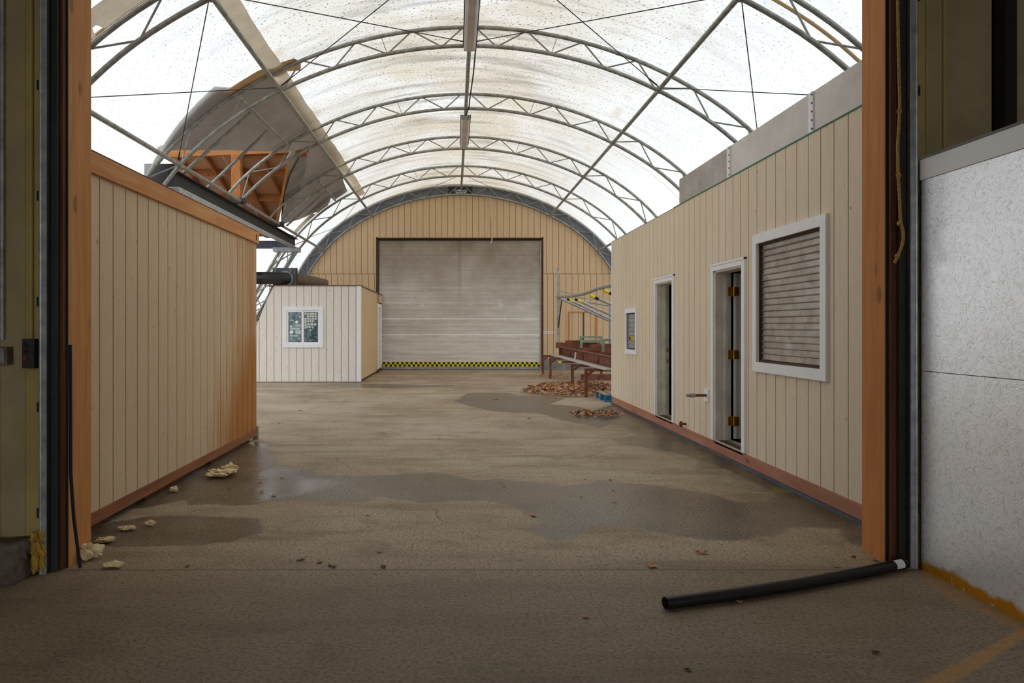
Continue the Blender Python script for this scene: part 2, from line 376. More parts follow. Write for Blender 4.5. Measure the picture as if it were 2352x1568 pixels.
def build_floor():
    ys = [-7, -4, -2, -.5, .8, 1.6, 2.2, 2.5]
    y = 2.7
    while y < 24.6: ys.append(y); y += max(.012, y*y/2352*2.6)
    ys += [25.2]
    xs = [-9, -8, -7.2]+list(np.arange(-6.6, 6.61, .036))+[7.2, 8, 9]
    X, Y = np.meshgrid(np.array(xs), np.array(ys)); X = X.ravel(); Y = Y.ravel(); n = len(X)
    co = np.zeros((n, 3)); co[:, 0] = X; co[:, 1] = Y
    nx, ny = len(xs), len(ys)
    i = np.arange(nx-1)[None, :]+np.arange(ny-1)[:, None]*nx
    F = np.stack([i, i+1, i+1+nx, i+nx], -1).reshape(-1, 4)
    me = bpy.data.meshes.new('floor'); me.from_pydata(co.tolist(), [], F.tolist())
    def sdf(polys, zs=None):
        out = np.full(n, -3.)
        for P in polys:
            q = np.array([pxf(p) for p in P]); ins = np.zeros(n, bool); dm = np.full(n, 9.)
            for k in range(len(q)):
                a, b = q[k], q[(k+1) % len(q)]
                e = b-a; t = np.clip(((X-a[0])*e[0]+(Y-a[1])*e[1])/(e@e+1e-9), 0, 1)
                # distance shrunk along the view so that edges stay crisp far away
                dm = np.minimum(dm, np.hypot(X-a[0]-t*e[0], Y-a[1]-t*e[1]))
                c = ((a[1] > Y) != (b[1] > Y))
                with np.errstate(divide='ignore', invalid='ignore'):
                    c &= X < (b[0]-a[0])*(Y-a[1])/(b[1]-a[1]+1e-12)+a[0]
                ins ^= c
            out = np.maximum(out, np.where(ins, dm, -dm))
        return out
    for nm, P in (('wet', WET), ('puddle', PUD), ('yellow', YEL), ('scum', SCUM)):
        at = me.attributes.new(nm, 'FLOAT', 'POINT'); at.data.foreach_set('value', sdf(P).astype(np.float32))
    t = NT('stained_concrete_floor')
    v = t.coord(world=True); A = lambda s: t.n('ShaderNodeAttribute', attribute_name=s).outputs['Fac']
    big = t.noise(v, .55, 5, .6, .3); mid = t.noise(v, 2.6, 6, .65); fine = t.noise(v, 55, 4, .7); grit = t.noise(v, 150, 3, .6)
    col = t.mix(t.ramp(big, .35, .68), lin((188, 171, 147)), lin((156, 134, 104)))
    sx = t.noise(t.coord((.35, 1.6, 1), world=True), 1.7, 5, .62, .3)
    col = t.mix(t.ramp(sx, .50, .68, 0, .7), col, lin((120, 100, 74)))
    col = t.mix(t.ramp(mid, .52, .72, 0, .65), col, lin((112, 94, 68)))
    col = t.mix(t.ramp(fine, .47, .64, 0, .8), col, lin((82, 66, 48)))
    col = t.mix(t.ramp(grit, .56, .7, 0, .5), col, lin((206, 192, 168)))
    pit = t.noise(v, 24, 3, .6); col = t.mix(t.ramp(pit, .64, .70, 0, .8), col, lin((64, 52, 40)))
    geo_y = t.n('ShaderNodeSeparateXYZ', {0: v}).outputs[1]
    # hairline cracks
    ck = t.n('ShaderNodeTexVoronoi', {'Vector': t.n('ShaderNodeVectorMath', {0: v, 1: t.n('ShaderNodeVectorMath', {0: t.n('ShaderNodeTexNoise', {'Vector': v, 'Scale': 1.6, 'Detail': 5.}).outputs['Color'], 'Scale': .9}, operation='SCALE').outputs[0]}, operation='ADD').outputs[0], 'Scale': .42}, feature='DISTANCE_TO_EDGE').outputs['Distance']
    crack = t.math('MULTIPLY', t.ramp(ck, .0035, .001, 0, .75), t.math('MULTIPLY', t.ramp(big, .45, .55), t.ramp(geo_y, 4.2, 5)))
    col = t.mix(crack, col, lin((58, 48, 38)))
    geo = t.n('ShaderNodeSeparateXYZ', {0: v}); gy = geo.outputs[1]; gx = geo.outputs[0]
    sl = t.math('ABSOLUTE', t.math('SUBTRACT', gy, t.math('ADD', 4.23, t.math('MULTIPLY', t.math('SUBTRACT', mid, .5), .03))))
    col = t.mix(t.ramp(sl, .016, .004, 0, .55), col, lin((60, 50, 38)))                # slab joint at the threshold
    for jy in (8.7, 12.6, 17.2):
        jl = t.math('ABSOLUTE', t.math('SUBTRACT', gy, t.math('ADD', jy, t.math('MULTIPLY', t.math('SUBTRACT', mid, .5), .12))))
        col = t.mix(t.math('MULTIPLY', t.ramp(jl, .02, .006, 0, .5), t.ramp(big, .4, .5)), col, lin((70, 58, 44)))
    # workshop slab coloured darker, standing in for the dimmer light there
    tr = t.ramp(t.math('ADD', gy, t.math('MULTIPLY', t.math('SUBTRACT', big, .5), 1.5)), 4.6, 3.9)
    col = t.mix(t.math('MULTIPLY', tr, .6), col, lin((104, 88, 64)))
    nz = t.math('MULTIPLY', t.math('SUBTRACT', t.noise(v, 5, 5, .6), .5), .16)
    wet = t.ramp(t.math('ADD', A('wet'), nz), -.015, .02); pud = t.ramp(t.math('ADD', A('puddle'), t.math('MULTIPLY', nz, 1.6)), -.03, .14)
    col = t.mix(t.math('MULTIPLY', wet, .80), col, t.mix(1, col, (.28, .27, .26), 'MULTIPLY'))
    gm = t.math('MULTIPLY', t.ramp(gx, 2.2, 2.85), t.math('MULTIPLY', t.ramp(gy, 13.5, 12), t.ramp(gy, 5.0, 5.6)))
    col = t.mix(t.math('MULTIPLY', gm, t.ramp(mid, .36, .56, 0, .92)), col, lin((56, 50, 34)))
    col = t.mix(t.math('MULTIPLY', gm, t.ramp(t.noise(v, 3.3, 5), .54, .62, 0, .85)), col, lin((96, 110, 30)))
    ye = t.math('MULTIPLY', t.ramp(A('yellow'), -.01, .01), t.ramp(t.noise(v, 14, 5, .7), .3, .62, .3, .8))
    col = t.mix(ye, col, lin((190, 140, 66)))
    sc = t.math('MULTIPLY', t.ramp(A('scum'), -.02, .02), t.ramp(t.noise(v, 10, 5, .7), .42, .6, 0, .7))
    col = t.mix(sc, col, lin((168, 120, 60)))
    t.link(col, t.b.inputs['Base Color'])
    r = t.ramp(fine, .3, .7, .48, .72)
    r = t.math('ADD', t.math('MULTIPLY', r, t.math('SUBTRACT', 1, wet)), t.math('MULTIPLY', wet, t.ramp(fine, .35, .65, .20, .42)))
    r = t.math('ADD', t.math('MULTIPLY', r, t.math('SUBTRACT', 1, pud)), t.math('MULTIPLY', pud, t.ramp(fine, .4, .62, .06, .26)))
    t.link(r, t.b.inputs['Roughness'])
    hb = t.math('MULTIPLY', t.math('ADD', fine, t.math('MULTIPLY', grit, .6)), t.math('SUBTRACT', 1, t.math('MULTIPLY', pud, .85)))
    t.bump(hb, .35, .004)
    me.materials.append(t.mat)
    o = bpy.data.objects.new('floor', me); COL.objects.link(o); WL[o] = Vector((0, 0, 0))
    return struct(o, 'grey brown concrete floor with dark wet patches and puddles', 'floor')
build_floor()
m = MB(); m.box(-60, 60, -30, 90, -.3, -.02)
struct(m.build('ground', M['asphalt']), 'pale gravel ground outside the tent', 'ground')

# ------------------------------------------------------------------ tent fabric (three sheets: the hole over the timber dormer stays open)
def sheet(name, rects, mat, d, ns=.18, ny=.4):
    V = []; F = []; UV = []
    for s0, s1, y0, y1 in rects:
        a = max(1, int(math.ceil((s1-s0)/ns))); b = max(1, int(math.ceil((y1-y0)/ny))); n0 = len(V)
        for j in range(b+1):
            for i in range(a+1):
                s = s0+(s1-s0)*i/a; y = y0+(y1-y0)*j/b
                V.append(A3(s, y, d)); UV.append((s, y))
        for j in range(b):
            for i in range(a):
                k = n0+j*(a+1)+i; F.append((k, k+1, k+a+2, k+a+1))
    me = bpy.data.meshes.new(name); me.from_pydata(V, [], F); me.materials.append(mat)
    uv = me.uv_layers.new(name='surf')
    for l in me.loops: uv.data[l.index].uv = UV[l.vertex_index]
    me.polygons.foreach_set('use_smooth', [True]*len(me.polygons))
    o = bpy.data.objects.new(name, me); COL.objects.link(o); WL[o] = Vector((0, 0, 0)); return o
struct(sheet('ceiling', [(-LT, LT, 4.5, 11.46), (-3.02, LT, 11.46, 20.6), (-LT, LT, 20.6, YB)], M['fabric'], DF),
       'white translucent tent fabric roof with mould specks and brown streaks', 'tent roof')

# ------------------------------------------------------------------ arch trusses
def webnodes():
    out = []
    b = [.43+.86*k for k in range(4)]          # lower chord nodes to the upper purlin
    tp = [.09]+[.86*k for k in (1, 2, 3)]
    seq = []
    for k in range(4): seq += [(tp[k], 1), (b[k], 0)]
    s = 3.01
    while s < LT-.9:
        seq += [(s+.5, 1), (s+1.0, 0)]; s += 1.0
    return seq
WN = webnodes()
def truss(y, label, slim=1., cutL=None, thin_vert=True):
    t = empty('arch_truss', (X0, y, 0)); tag(t, label, 'truss', 'steel arch trusses')
    lo = -LT if cutL is None else cutL
    def chord(nm, d, r):
        N = 90; pts = [A3(lo+(LT-lo)*i/N, y, d) for i in range(N+1)]
        MB().tube(pts, r, 10).build(nm, M['galv'], t, smooth=True)
    chord('lower_chord', 0., .031*slim); chord('upper_chord', .29, .031*slim)
    for g in (1, -1):
        for (s0, u0), (s1, u1) in zip(WN, WN[1:]):
            if g < 0 and -s1 < lo: continue
            MB().tube([A3(g*s0, y, .29*u0), A3(g*s1, y, .29*u1)], .0125*slim, 6).build('web', M['galv'], t, smooth=True)
        MB().tube([A3(g*1.29, y, 0), A3(g*1.33, y, .29)], .006, 5).build('web', M['galv'], t, smooth=True)
        for s in (SPUR, SLOW):
            if g < 0 and -s < lo-.01: continue
            x, z = arch(g*s, 0)
            MB().bar((x, y-.045, z), (x, y+.045, z), .08, .08).build('clamp', M['galv'], t)
    return t
truss(TY[0], 'steel arch truss closest to the timber doorway, only its haunches visible')
truss(TY[1], 'first full steel arch truss, beside the edge of the torn fabric hole')
truss(TY[2], 'second full steel arch truss, between the two ceiling strip lights', cutL=-5.1)
truss(TY[3], 'third full steel arch truss, just behind the smaller ceiling strip light', cutL=-5.1)
truss(TY[4], 'fourth full steel arch truss, last one standing free of the back wall')
truss(TY[5], 'steel arch truss fixed flat against the back gable wall', slim=.95)

# purlins
def purlin(s, label, y0=4.55, y1=TY[5]):
    o = empty('purlin_pipe', A3(s, y0)); tag(o, label, 'pipe', 'tent purlin pipes')
    ys = [y0]+[t for t in TY if y0 < t < y1]+[y1]
    for a, b in zip(ys, ys[1:]):
        p, q = A3(s, a+.03), A3(s, b-.03, .16 if (s == 0 and b == TY[5]) else 0)
        m = MB(); m.tube([p, q], .034, 10); m.build('pipe_segment', M['galv'], o, smooth=True)
    return o
purlin(0, 'ridge purlin pipe running along the peak of the tent')
purlin(-SPUR, 'upper purlin pipe beside the hanging tan fabric strip')
purlin(-SLOW, 'lower purlin pipe passing above the black steel beam')
purlin(SPUR, 'upper purlin pipe over the side with doors and windows')
purlin(SLOW, 'lower purlin pipe ending behind the grey parapet panels')

# bracing cables
def cable(a, b, label, turn=True):
    o = empty('brace_cable', a); tag(o, label, 'cable', 'cross bracing cables')
    MB().tube([a, b], .0065, 6).build('wire', M['cable'], o, smooth=True)
    if turn:
        A, B = Vector(a), Vector(b); d = (B-A).normalized()
        tb = MB().bar(A+d*.10, A+d*.34, .022, .012).build('turnbuckle', M['cable'], o)
        MB().tube([A, A+d*.1], .013, 6).build('hook', M['galv'], o, smooth=True)
def P(s, y): return A3(s, y, .05)
y0, y1 = TY[0], TY[1]
cable(P(0, y1), P(SPUR, y0), 'cable from the near strip light end up toward the timber post side')
cable(P(SPUR, y1), P(0, y0), 'cable rising from the bare side upper purlin to the ridge')
cable(P(0, y1), P(-SPUR, y0), 'cable from the near strip light end up over the fabric strip')
cable(P(-SPUR, y1), P(0, y0), 'cable rising from the fabric strip side purlin to the ridge')
cable(P(SPUR, y1), P(SLOW, y0), 'level cable running from upper purlin to the grey parapet panels')
cable(P(SLOW, y1), P(SPUR, y0), 'near upright cable dropping behind the middle grey parapet panel')
cable(P(-SPUR, y1), P(-SLOW, y0), 'level cable from the hole corner toward the knotty timber post')
cable(P(-SLOW, y1), P(-SPUR, y0), 'near upright cable rising from the lower purlin beside the hole')
y0, y1 = TY[4], TY[5]
cable(P(-SPUR, y1), P(0, y0), 'thin cable in the last bay from ridge to purlin, beside the hole', False)
cable(P(SPUR, y1), P(0, y0), 'thin cable in the last bay from ridge to purlin, above steel rack', False)
cable(P(-SLOW, y1), P(-SPUR, y0), 'thin cable in the last bay above the black duct plate', False)
cable(P(-SPUR, y1), P(-SLOW, y0), 'thin cable in the last bay above the end of the steel beam', False)

# ------------------------------------------------------------------ sheets on the tent surface cut to outline
def outline_sheet(name, poly, d, thick, mat, parent=None, step=.25, label=None, cat=None, smooth=True):
    bm = bmesh.new(); vs = [bm.verts.new((p[0], p[1], 0)) for p in poly]; bm.faces.new(vs)
    smin, smax = min(p[0] for p in poly), max(p[0] for p in poly); ymin, ymax = min(p[1] for p in poly), max(p[1] for p in poly)
    def cuts(a, b, st): return [a+st*k for k in range(1, int((b-a)/st)+1)]
    for c in cuts(smin, smax, step):
        bmesh.ops.bisect_plane(bm, geom=bm.verts[:]+bm.edges[:]+bm.faces[:], plane_co=(c, 0, 0), plane_no=(1, 0, 0))
    for c in cuts(ymin, ymax, .9):
        bmesh.ops.bisect_plane(bm, geom=bm.verts[:]+bm.edges[:]+bm.faces[:], plane_co=(0, c, 0), plane_no=(0, 1, 0))
    r = bmesh.ops.extrude_face_region(bm, geom=bm.faces[:]); top = [e for e in r['geom'] if isinstance(e, bmesh.types.BMVert)]
    ts = set(top)
    for v in bm.verts:
        dd = d(v.co.x, v.co.y) if callable(d) else d
        v.co = Vector(A3(v.co.x, v.co.y, dd+(thick if v in ts else 0)))
    bmesh.ops.recalc_face_normals(bm, faces=bm.faces)
    me = bpy.data.meshes.new(name)
    o0 = WL[parent] if parent else Vector(A3((smin+smax)/2, (ymin+ymax)/2, 0))
    for v in bm.verts: v.co -= o0
    bm.to_mesh(me); bm.free(); me.materials.append(mat)
    o = bpy.data.objects.new(name, me); COL.objects.link(o); WL[o] = o0.copy()
    if parent: o.parent = parent
    else: o.location = o0
    if label: tag(o, label, cat)
    return o
mem = empty('shaded_fabric_sheet', (-3.3, 14, 4.8)); tag(mem, 'grey sheet standing in for shaded tent fabric above the orange beam', 'shaded_fabric')  # tent fabric shaded from outside; its shade is put into the sheet's grey
crease = lambda s, y: .365+.012*math.sin(3.1*y+2*s)
outline_sheet('sheet', [(-5.43, 11.55), (-4.58, 11.25), (-3.85, 11.04), (-3.69, 11.35), (-3.2, 11.5), (-2.98, 12.0), (-2.98, 15.6), (-3.24, 15.92), (-3.75, 15.35), (-4.0, 14.6), (-4.36, 13.59), (-4.7, 12.5), (-5.0, 11.6)], crease, .02, M['shaded_fabric'], mem)
outline_sheet('sheet', [(-2.98, 15.6), (-2.90, 16.68), (-3.05, 18.24), (-3.2, 20.1), (-3.27, 21.26), (-3.7, 21.4), (-3.74, 20.9), (-3.86, 21.35), (-4.17, 21.48), (-4.75, 20.5), (-5.09, 19.62), (-4.9, 19.0), (-4.4, 17.6), (-4.0, 16.6), (-3.84, 15.75), (-3.6, 15.45), (-3.24, 15.5)], lambda s, y: crease(s, y)+.03, .02, M['shaded_fabric'], mem)
outline_sheet('flashing', [(-3.6, 16.0), (-3.45, 16.05), (-3.75, 17.2), (-4.35, 18.7), (-4.85, 19.4), (-5.1, 19.6), (-4.9, 19.0), (-4.4, 17.6), (-4.0, 16.7)], .34, .015, M['shaded_fabric2'], mem)

# hanging strips and flaps
def strip_along_y():
    m = MB(); N = 60; v = []; f = []
    for i in range(N+1):
        y = 7.2+(21.7-7.2)*i/N
        sag = .006*math.sin(y*5.1)+(.0 if y < 21 else -.10*(y-21))
        sc = -2.98+.008*math.sin(y*2.3)+(-.10 if 18 < y < 20.2 else 0)*0
        wdt = .115+.004*math.sin(y*7)
        for k in range(7):
            q = k/6-.5
            v.append(A3(sc+q*2*wdt, y, .30+sag-.10*(.25-q*q)))
    for i in range(N):
        for k in range(6): a = i*7+k; f.append((a, a+1, a+8, a+7))
    m.add(v, f)
    tag(m.build('hanging_fabric_strip', M['flap'], smooth=True), 'long tan fabric strip hanging inside the tent roof', 'fabric strip')
strip_along_y()
def lace_flap(y0, y1, s0, s1, d0, label, notches, edge=True):
    o = empty('lacing_flap', A3(s0, y0, .3)); tag(o, label, 'fabric flap')
    N = 190; v = []; f = []
    for i in range(N+1):
        s = s0+(s1-s0)*i/N
        nt = min([abs(s-n) for n in notches]+[9])
        cut = .55 if nt < .035 else (.35 if nt < .05 else 0)
        for k in range(4):
            q = k/3*(1-cut); v.append(A3(s, y0+(y1-y0)*q, d0-.05*math.sin(q*math.pi)))
    for i in range(N):
        for k in range(3): a = i*4+k; f.append((a, a+1, a+5, a+4))
    m = MB(); m.add(v, f); m.build('flap', M['flap'], o, smooth=True)
    if edge:
        MB().tube([A3(s0+(s1-s0)*i/30, y1+.03, .33) for i in range(31)], .017, 6).build('edge_batten', M['flap_edge'], o, smooth=True)
lace_flap(7.72, 8.14, -7.0, -2.2, .30, 'tan lacing flap with notches at top beside the timber post', [-4.28, -3.56, -5.0, -2.84])
m = MB(); m.tube([A3(2.2+3.6*i/30, 8.44, .31) for i in range(31)], .02, 6)
tag(m.build('edge_batten', M['flap_edge'], smooth=True), 'tan batten along the closest truss above the grey parapet panels', 'batten')
lace_flap(21.0, 20.66, -8.8, -3.9, .30, 'tan lacing flap with notches behind the black duct', [-4.3, -5.1, -5.9, -6.7, -7.5], False)
outline_sheet('fabric_patch', [(-3.78, 11.22), (-3.2, 11.18), (-2.66, 11.33), (-2.6, 11.55), (-2.67, 11.84), (-2.9, 11.62), (-3.3, 11.55), (-3.74, 11.44)], .318, .008, M['flap_edge'], label='tan fabric patch along the first truss at the top of the hole', cat='fabric patch')

# ------------------------------------------------------------------ timber dormer and steel beam beyond the hole
YR, ZR, PITCH = 15.8, 5.2, .3
dm = empty('timber_dormer', (-5.5, 17, 3.9)); tag(dm, 'orange timber roof frame with sheathing seen through the torn fabric', 'roof frame')
def zroof(y, k=0.): return ZR+k-PITCH*abs(y-YR)
MB().bar((-3.12, YR-.06, 5.29), (-6.35, YR-.06, 5.16), .09, .23).build('ridge_beam', M['timber_x'], dm)
MB().bar((-3.2, YR+.12, 5.22), (-4.6, YR+.14, 5.18), .07, .2).build('ridge_beam', M['timber_x'], dm)
def yval(x): return 15.9+(-3.56-x)/1.22*3.7          # valley line where the roof meets the tent
for xr in (-4.2, -4.82, -5.43, -6.04):
    ye = min(20.3, yval(xr))
    MB().bar((xr, YR, zroof(YR, .04)), (xr, ye, zroof(ye, .04)), .042, .15).build('rafter', M['rafter'], dm)
for yb in (16.78, 17.98, 19.2):
    for xa, xb in zip((-3.85, -4.2, -4.82, -5.43), (-4.2, -4.82, -5.43, -6.04)):
        xv = -3.56-(yb-15.9)/3.7*1.22
        if xb > xv-.05: continue
        MB().bar((min(xa, xv)-.021, yb, zroof(yb, .04)), (xb+.021, yb, zroof(yb, .04)), .042, .15).build('blocking', M['rafter'], dm)
for xa, xb in ((-6.34, -5.13), (-5.12, -4.3), (-4.295, -3.3)):
    for q0, q1 in ((YR, 17.02), (17.03, 18.24), (18.25, 20.4)):
        pl = []
        for (x, y) in ((xa, q0), (xb, q0), (xb, q1), (xa, q1)): pl.append((x, y))
        out = []; ins = lambda p: p[1] <= yval(p[0])+.25
        for i in range(4):
            A_, B_ = pl[i], pl[(i+1) % 4]; fa = yval(A_[0])+.25-A_[1]; fb = yval(B_[0])+.25-B_[1]
            if fa >= 0: out.append(A_)
            if fa*fb < 0: tt = fa/(fa-fb); out.append((A_[0]+(B_[0]-A_[0])*tt, A_[1]+(B_[1]-A_[1])*tt))
        if len(out) < 3: continue
        n_ = len(out); v = [(x, y, zroof(y, .118)) for x, y in out]+[(x, y, zroof(y, .135)) for x, y in out]
        MB().add(v, [tuple(range(n_)), tuple(range(2*n_-1, n_-1, -1))]+[(i, i+n_, (i+1) % n_+n_, (i+1) % n_) for i in range(n_)]).build('sheathing_panel', M['osb_roof'], dm)
MB().box(-4.76, -4.57, YR-.16, YR+.02, 3.95, 5.1).build('post', M['rafter'], dm)
MB().bar((-3.56, 15.9, 5.16), (-4.78, 19.6, 4.02), .045, .15).build('valley_board', M['timber_y'], dm)
MB().box(-5.28, -5.12, 13.1, 20.6, 3.92, 4.2).build('eave_beam', M['timber_y'], dm)
MB().box(-7.4, -4.9, 20.52, 20.64, 3.62, 3.8).build('eave_beam', M['timber_x'], dm)
# I-beam header
sb = empty('steel_beam', (-4.45, 16, 3.62)); tag(sb, 'black steel I-beam carrying the cut trusses over the side opening', 'steel beam')
MB().box(-4.54, -4.36, 11.62, 20.5, 3.62, 3.635).build('bottom_flange', M['flange'], sb)
MB().box(-4.455, -4.445, 11.62, 20.5, 3.635, 3.865).build('web_plate', M['steel_dark'], sb)
MB().box(-4.54, -4.36, 11.62, 20.5, 3.865, 3.88).build('top_flange', M['steel_dark'], sb)
MB().box(-6.2, -4.46, 20.22, 20.40, 3.60, 3.80).build('cross_beam', M['steel_blue'], sb)
MB().box(-4.95, -4.46, 11.70, 11.86, 3.62, 4.02).build('cross_beam', M['steel_dark'], sb)
MB().box(-4.95, -4.46, 11.69, 11.87, 3.605, 3.62).build('cross_beam', M['flange'], sb)
MB().box(-5.0, -4.28, 20.2, 20.5, 3.50, 3.615).build('bearing_plate', M['galv_bright'], sb)
for yb in (TY[2], TY[3]):
    MB().box(-4.5, -4.18, yb-.08, yb+.06, 3.885, 3.99).build('truss_bracket', M['steel_dark'], sb)
# laced column under the far end of the beam
lc = empty('laced_column', (-6.5, 20.4, 0)); tag(lc, 'bright leaning laced steel column under the far end of the steel beam', 'column')
def LP(u, k): return (-4.45-k*.42-u*2.05, 20.38, 3.5-u*3.5)
MB().tube([LP(0, 0), LP(1, 0)], .035, 10).build('chord', M['galv_bright'], lc, smooth=True)
MB().tube([LP(0, 1), LP(1, 1)], .035, 10).build('chord', M['galv_bright'], lc, smooth=True)
for i in range(9):
    a, b = i*.11, i*.11+.11
    MB().tube([LP(a, i % 2), LP(b, 1-i % 2)], .016, 6).build('lacing', M['galv_bright'], lc, smooth=True)
# loose added pipes
def pipe(a, b, label, r=.028, mat='galv'):
    tag(MB().tube([a, b], r, 10).build('bracing_pipe', M[mat], smooth=True), label, 'pipe', 'added bracing pipes')
pipe(A3(-3.66, 11.43, .2), A3(-3.6, 14.5, .2), 'short added pipe between first and second full trusses over the grey sheet')
pipe(A3(-3.68, 12.0, .15), A3(-5.15, 12.0, .12), 'added sloping pipe dropping to the steel beam beside the first truss')
pipe(A3(-3.68, 13.1, .15), A3(-5.15, 13.2, .12), 'added sloping pipe crossing the timber post of the roof frame')
pipe(A3(-3.63, 17.9, .2), A3(-3.66, 20.6, .2), 'short added pipe under the far grey sheet')
pipe(A3(-3.66, 19.0, .15), A3(-5.0, 19.0, .12), 'added sloping pipe between third and fourth full trusses')

# ------------------------------------------------------------------ boards with openings
def rects_minus(a0, a1, z0, z1, ops):
    cut = sorted({a0, a1} | {c for o in ops for c in o[:2] if a0 < c < a1}); out = []
    for p, q in zip(cut, cut[1:]):
        mid = (p+q)/2; zs = [(z0, z1)]
        for o in ops:
            if o[0] <= mid <= o[1]:
                nz = []
                for u, v in zs:
                    if o[3] <= u or o[2] >= v: nz.append((u, v)); continue
                    if u < o[2]: nz.append((u, o[2]))
                    if o[3] < v: nz.append((o[3], v))
                zs = nz
        for u, v in zs: out.append((p, q, u, v))
    return out
GAP = .012
# ---- right-hand building
XR = 2.92; YR0, YR1 = 4.62, 13.45; ZT = 2.98
W_BIG = (5.78, 7.0, 1.07, 2.20); D2 = (7.37, 8.17, .145, 2.03); D1 = (9.72, 10.52, .145, 2.03); W_S = (11.68, 12.30, 1.04, 1.64)
wr = empty('wall_right', (XR, 9, 0)); struct(wr, 'long beige grooved plank wall with two doors and two shuttered windows', 'wall')
m = MB()
for p, q, u, v in rects_minus(YR0, YR1, .0, ZT, [W_BIG, D2, D1, W_S]): m.box(XR+.014, XR+.12, p, q, u, v)
m.build('wall_backing', M['groove'], wr)
m = MB()
y = 6.92-.203*12
gy = [4906/(x-1042) for x in (1948.5,)]          # one groove of the photograph sets the phase
ph = gy[0]
k0 = int((YR0-ph)/.2035)-1
ys = [ph+.2035*k for k in range(k0, 60)]
for a, b in zip(ys, ys[1:]):
    a2, b2 = max(a+GAP/2, YR0), min(b-GAP/2, YR1-.03)
    if b2 <= a2+.01: continue
    m = MB()
    rs = rects_minus(a2, b2, .135, ZT, [W_BIG, D2, D1, W_S])
    if all(r[:2] == rs[0][:2] for r in rs):
        for p, q, u, v in rs: MB().box(XR, XR+.015, p, q, u, v).build('siding_board', M['beige'], wr)
    else:
        for p, q, u, v in rs: m.box(XR, XR+.015, p, q, u, v)
        m.build('siding_board', M['beige'], wr)
for a, b in ((YR0, 7.555), (7.56, YR1)):
    MB().box(XR-.012, XR+.02, a, b, .025, .133).build('sill_board', M['sill'], wr)
MB().box(XR-.03, XR+.02, YR0, YR1, .0, .022).build('ground_flashing', M['steel_blue'], wr)
MB().box(XR-.015, XR+.05, YR1-.03, YR1+.02, .14, ZT).build('corner_trim', M['white'], wr)
MB().box(XR-.004, XR+.10, YR0, 9.7, ZT, ZT+.014).build('top_edging', M['greentrim'], wr)
MB().box(XR-.002, XR+.10, 9.7, YR1, ZT, ZT+.006).build('top_edging', M['groove'], wr)
# closed dark rooms behind
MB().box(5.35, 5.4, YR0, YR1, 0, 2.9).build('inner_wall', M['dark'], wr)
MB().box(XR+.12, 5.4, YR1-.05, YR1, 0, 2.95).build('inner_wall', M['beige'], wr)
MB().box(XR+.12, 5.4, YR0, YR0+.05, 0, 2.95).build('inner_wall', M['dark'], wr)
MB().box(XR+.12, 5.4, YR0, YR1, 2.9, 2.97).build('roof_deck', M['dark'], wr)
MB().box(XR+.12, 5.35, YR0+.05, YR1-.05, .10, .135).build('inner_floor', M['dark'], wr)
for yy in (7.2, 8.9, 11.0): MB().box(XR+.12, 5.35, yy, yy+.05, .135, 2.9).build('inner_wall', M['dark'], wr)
# parapet panels
pp = [(4.62, 6.0, 'panel'), (6.05, 7.80, 'panel'), (7.86, 9.56, 'panel_dirty')]
nm = ('grey parapet panel closest to the timber post, above beige wall', 'grey parapet panel in the middle, between two riveted joint strips', 'stained grey parapet panel at the far end of the row')
for (a, b, mt), lb in zip(pp, nm):
    tag(MB().box(XR+.03, XR+.05, a, b, ZT+.016, 3.335).build('parapet_panel', M[mt]), lb, 'panel', 'grey parapet panels')
for yj, lb in ((6.025, 'white riveted joint strip between the two lighter parapet panels'), (7.83, 'white riveted joint strip beside the stained parapet panel')):
    j = MB().box(XR+.018, XR+.029, yj-.04, yj+.04, ZT+.016, 3.335).build('joint_strip', M['white']); tag(j, lb, 'joint strip')
    for zr in (3.03, 3.10, 3.17, 3.24, 3.31):
        MB().tube([(XR+.018, yj-.03, zr), (XR+.012, yj-.03, zr)], .008, 6).build('rivet', M['steel_dark'], j)
# windows
def window_right(name, W, cw, nsl, label, mat_s, tilt):
    y0, y1, z0, z1 = W
    t = empty(name, (XR, (y0+y1)/2, z0)); struct(t, label, 'window')
    for nm, b in (('casing', (y0-cw, y1+cw, z1, z1+cw)), ('casing', (y0-cw, y1+cw, z0-cw, z0)), ('casing', (y0-cw, y0, z0, z1)), ('casing', (y1, y1+cw, z0, z1))):
        MB().box(XR-.028, XR+.002, *b).build(nm, M['white'], t)
    for b in ((y0, y0+.02, z0, z1), (y1-.02, y1, z0, z1), (y0, y1, z1-.02, z1), (y0, y1, z0, z0+.02)):
        MB().box(XR, XR+.11, *b).build('reveal', M['groove'], t)
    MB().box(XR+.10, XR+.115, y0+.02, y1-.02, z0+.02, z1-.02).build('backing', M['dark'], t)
    h = (z1-z0-.04)/nsl
    for i in range(nsl):
        zz = z0+.02+i*h
        m = MB(); xq = XR+(.026 if cw > .08 else .012); P_ = [(xq, zz), (xq-tilt*.6, zz+.003), (xq-tilt, zz+.008), (xq-tilt*.5, zz+.014), (xq-.001, zz+.017), (xq, zz+h*.985), (xq+.006, zz+h*.985), (xq+.006, zz)]
        m.prism(P_, y0+.022, y1-.022, 'xz'); m.build('slat', M[mat_s], t)
    return t
wb = window_right('window_1', W_BIG, .09, 19, 'large white framed window closed by a tarnished slatted shutter', 'shutter', .012)
ws = window_right('window_2', W_S, .075, 8, 'small white framed louvered window beyond the doors', 'louver', .012)
m = MB(); m.box(XR-.002, XR+.0115, 11.86, 12.08, 1.19, 1.25); m.build('hazard_sticker', M['yellow'], ws)
m = MB(); m.box(XR-.002, XR+.0115, 12.09, 12.2, 1.19, 1.25); m.build('hazard_sticker', M['tile_red'], ws)
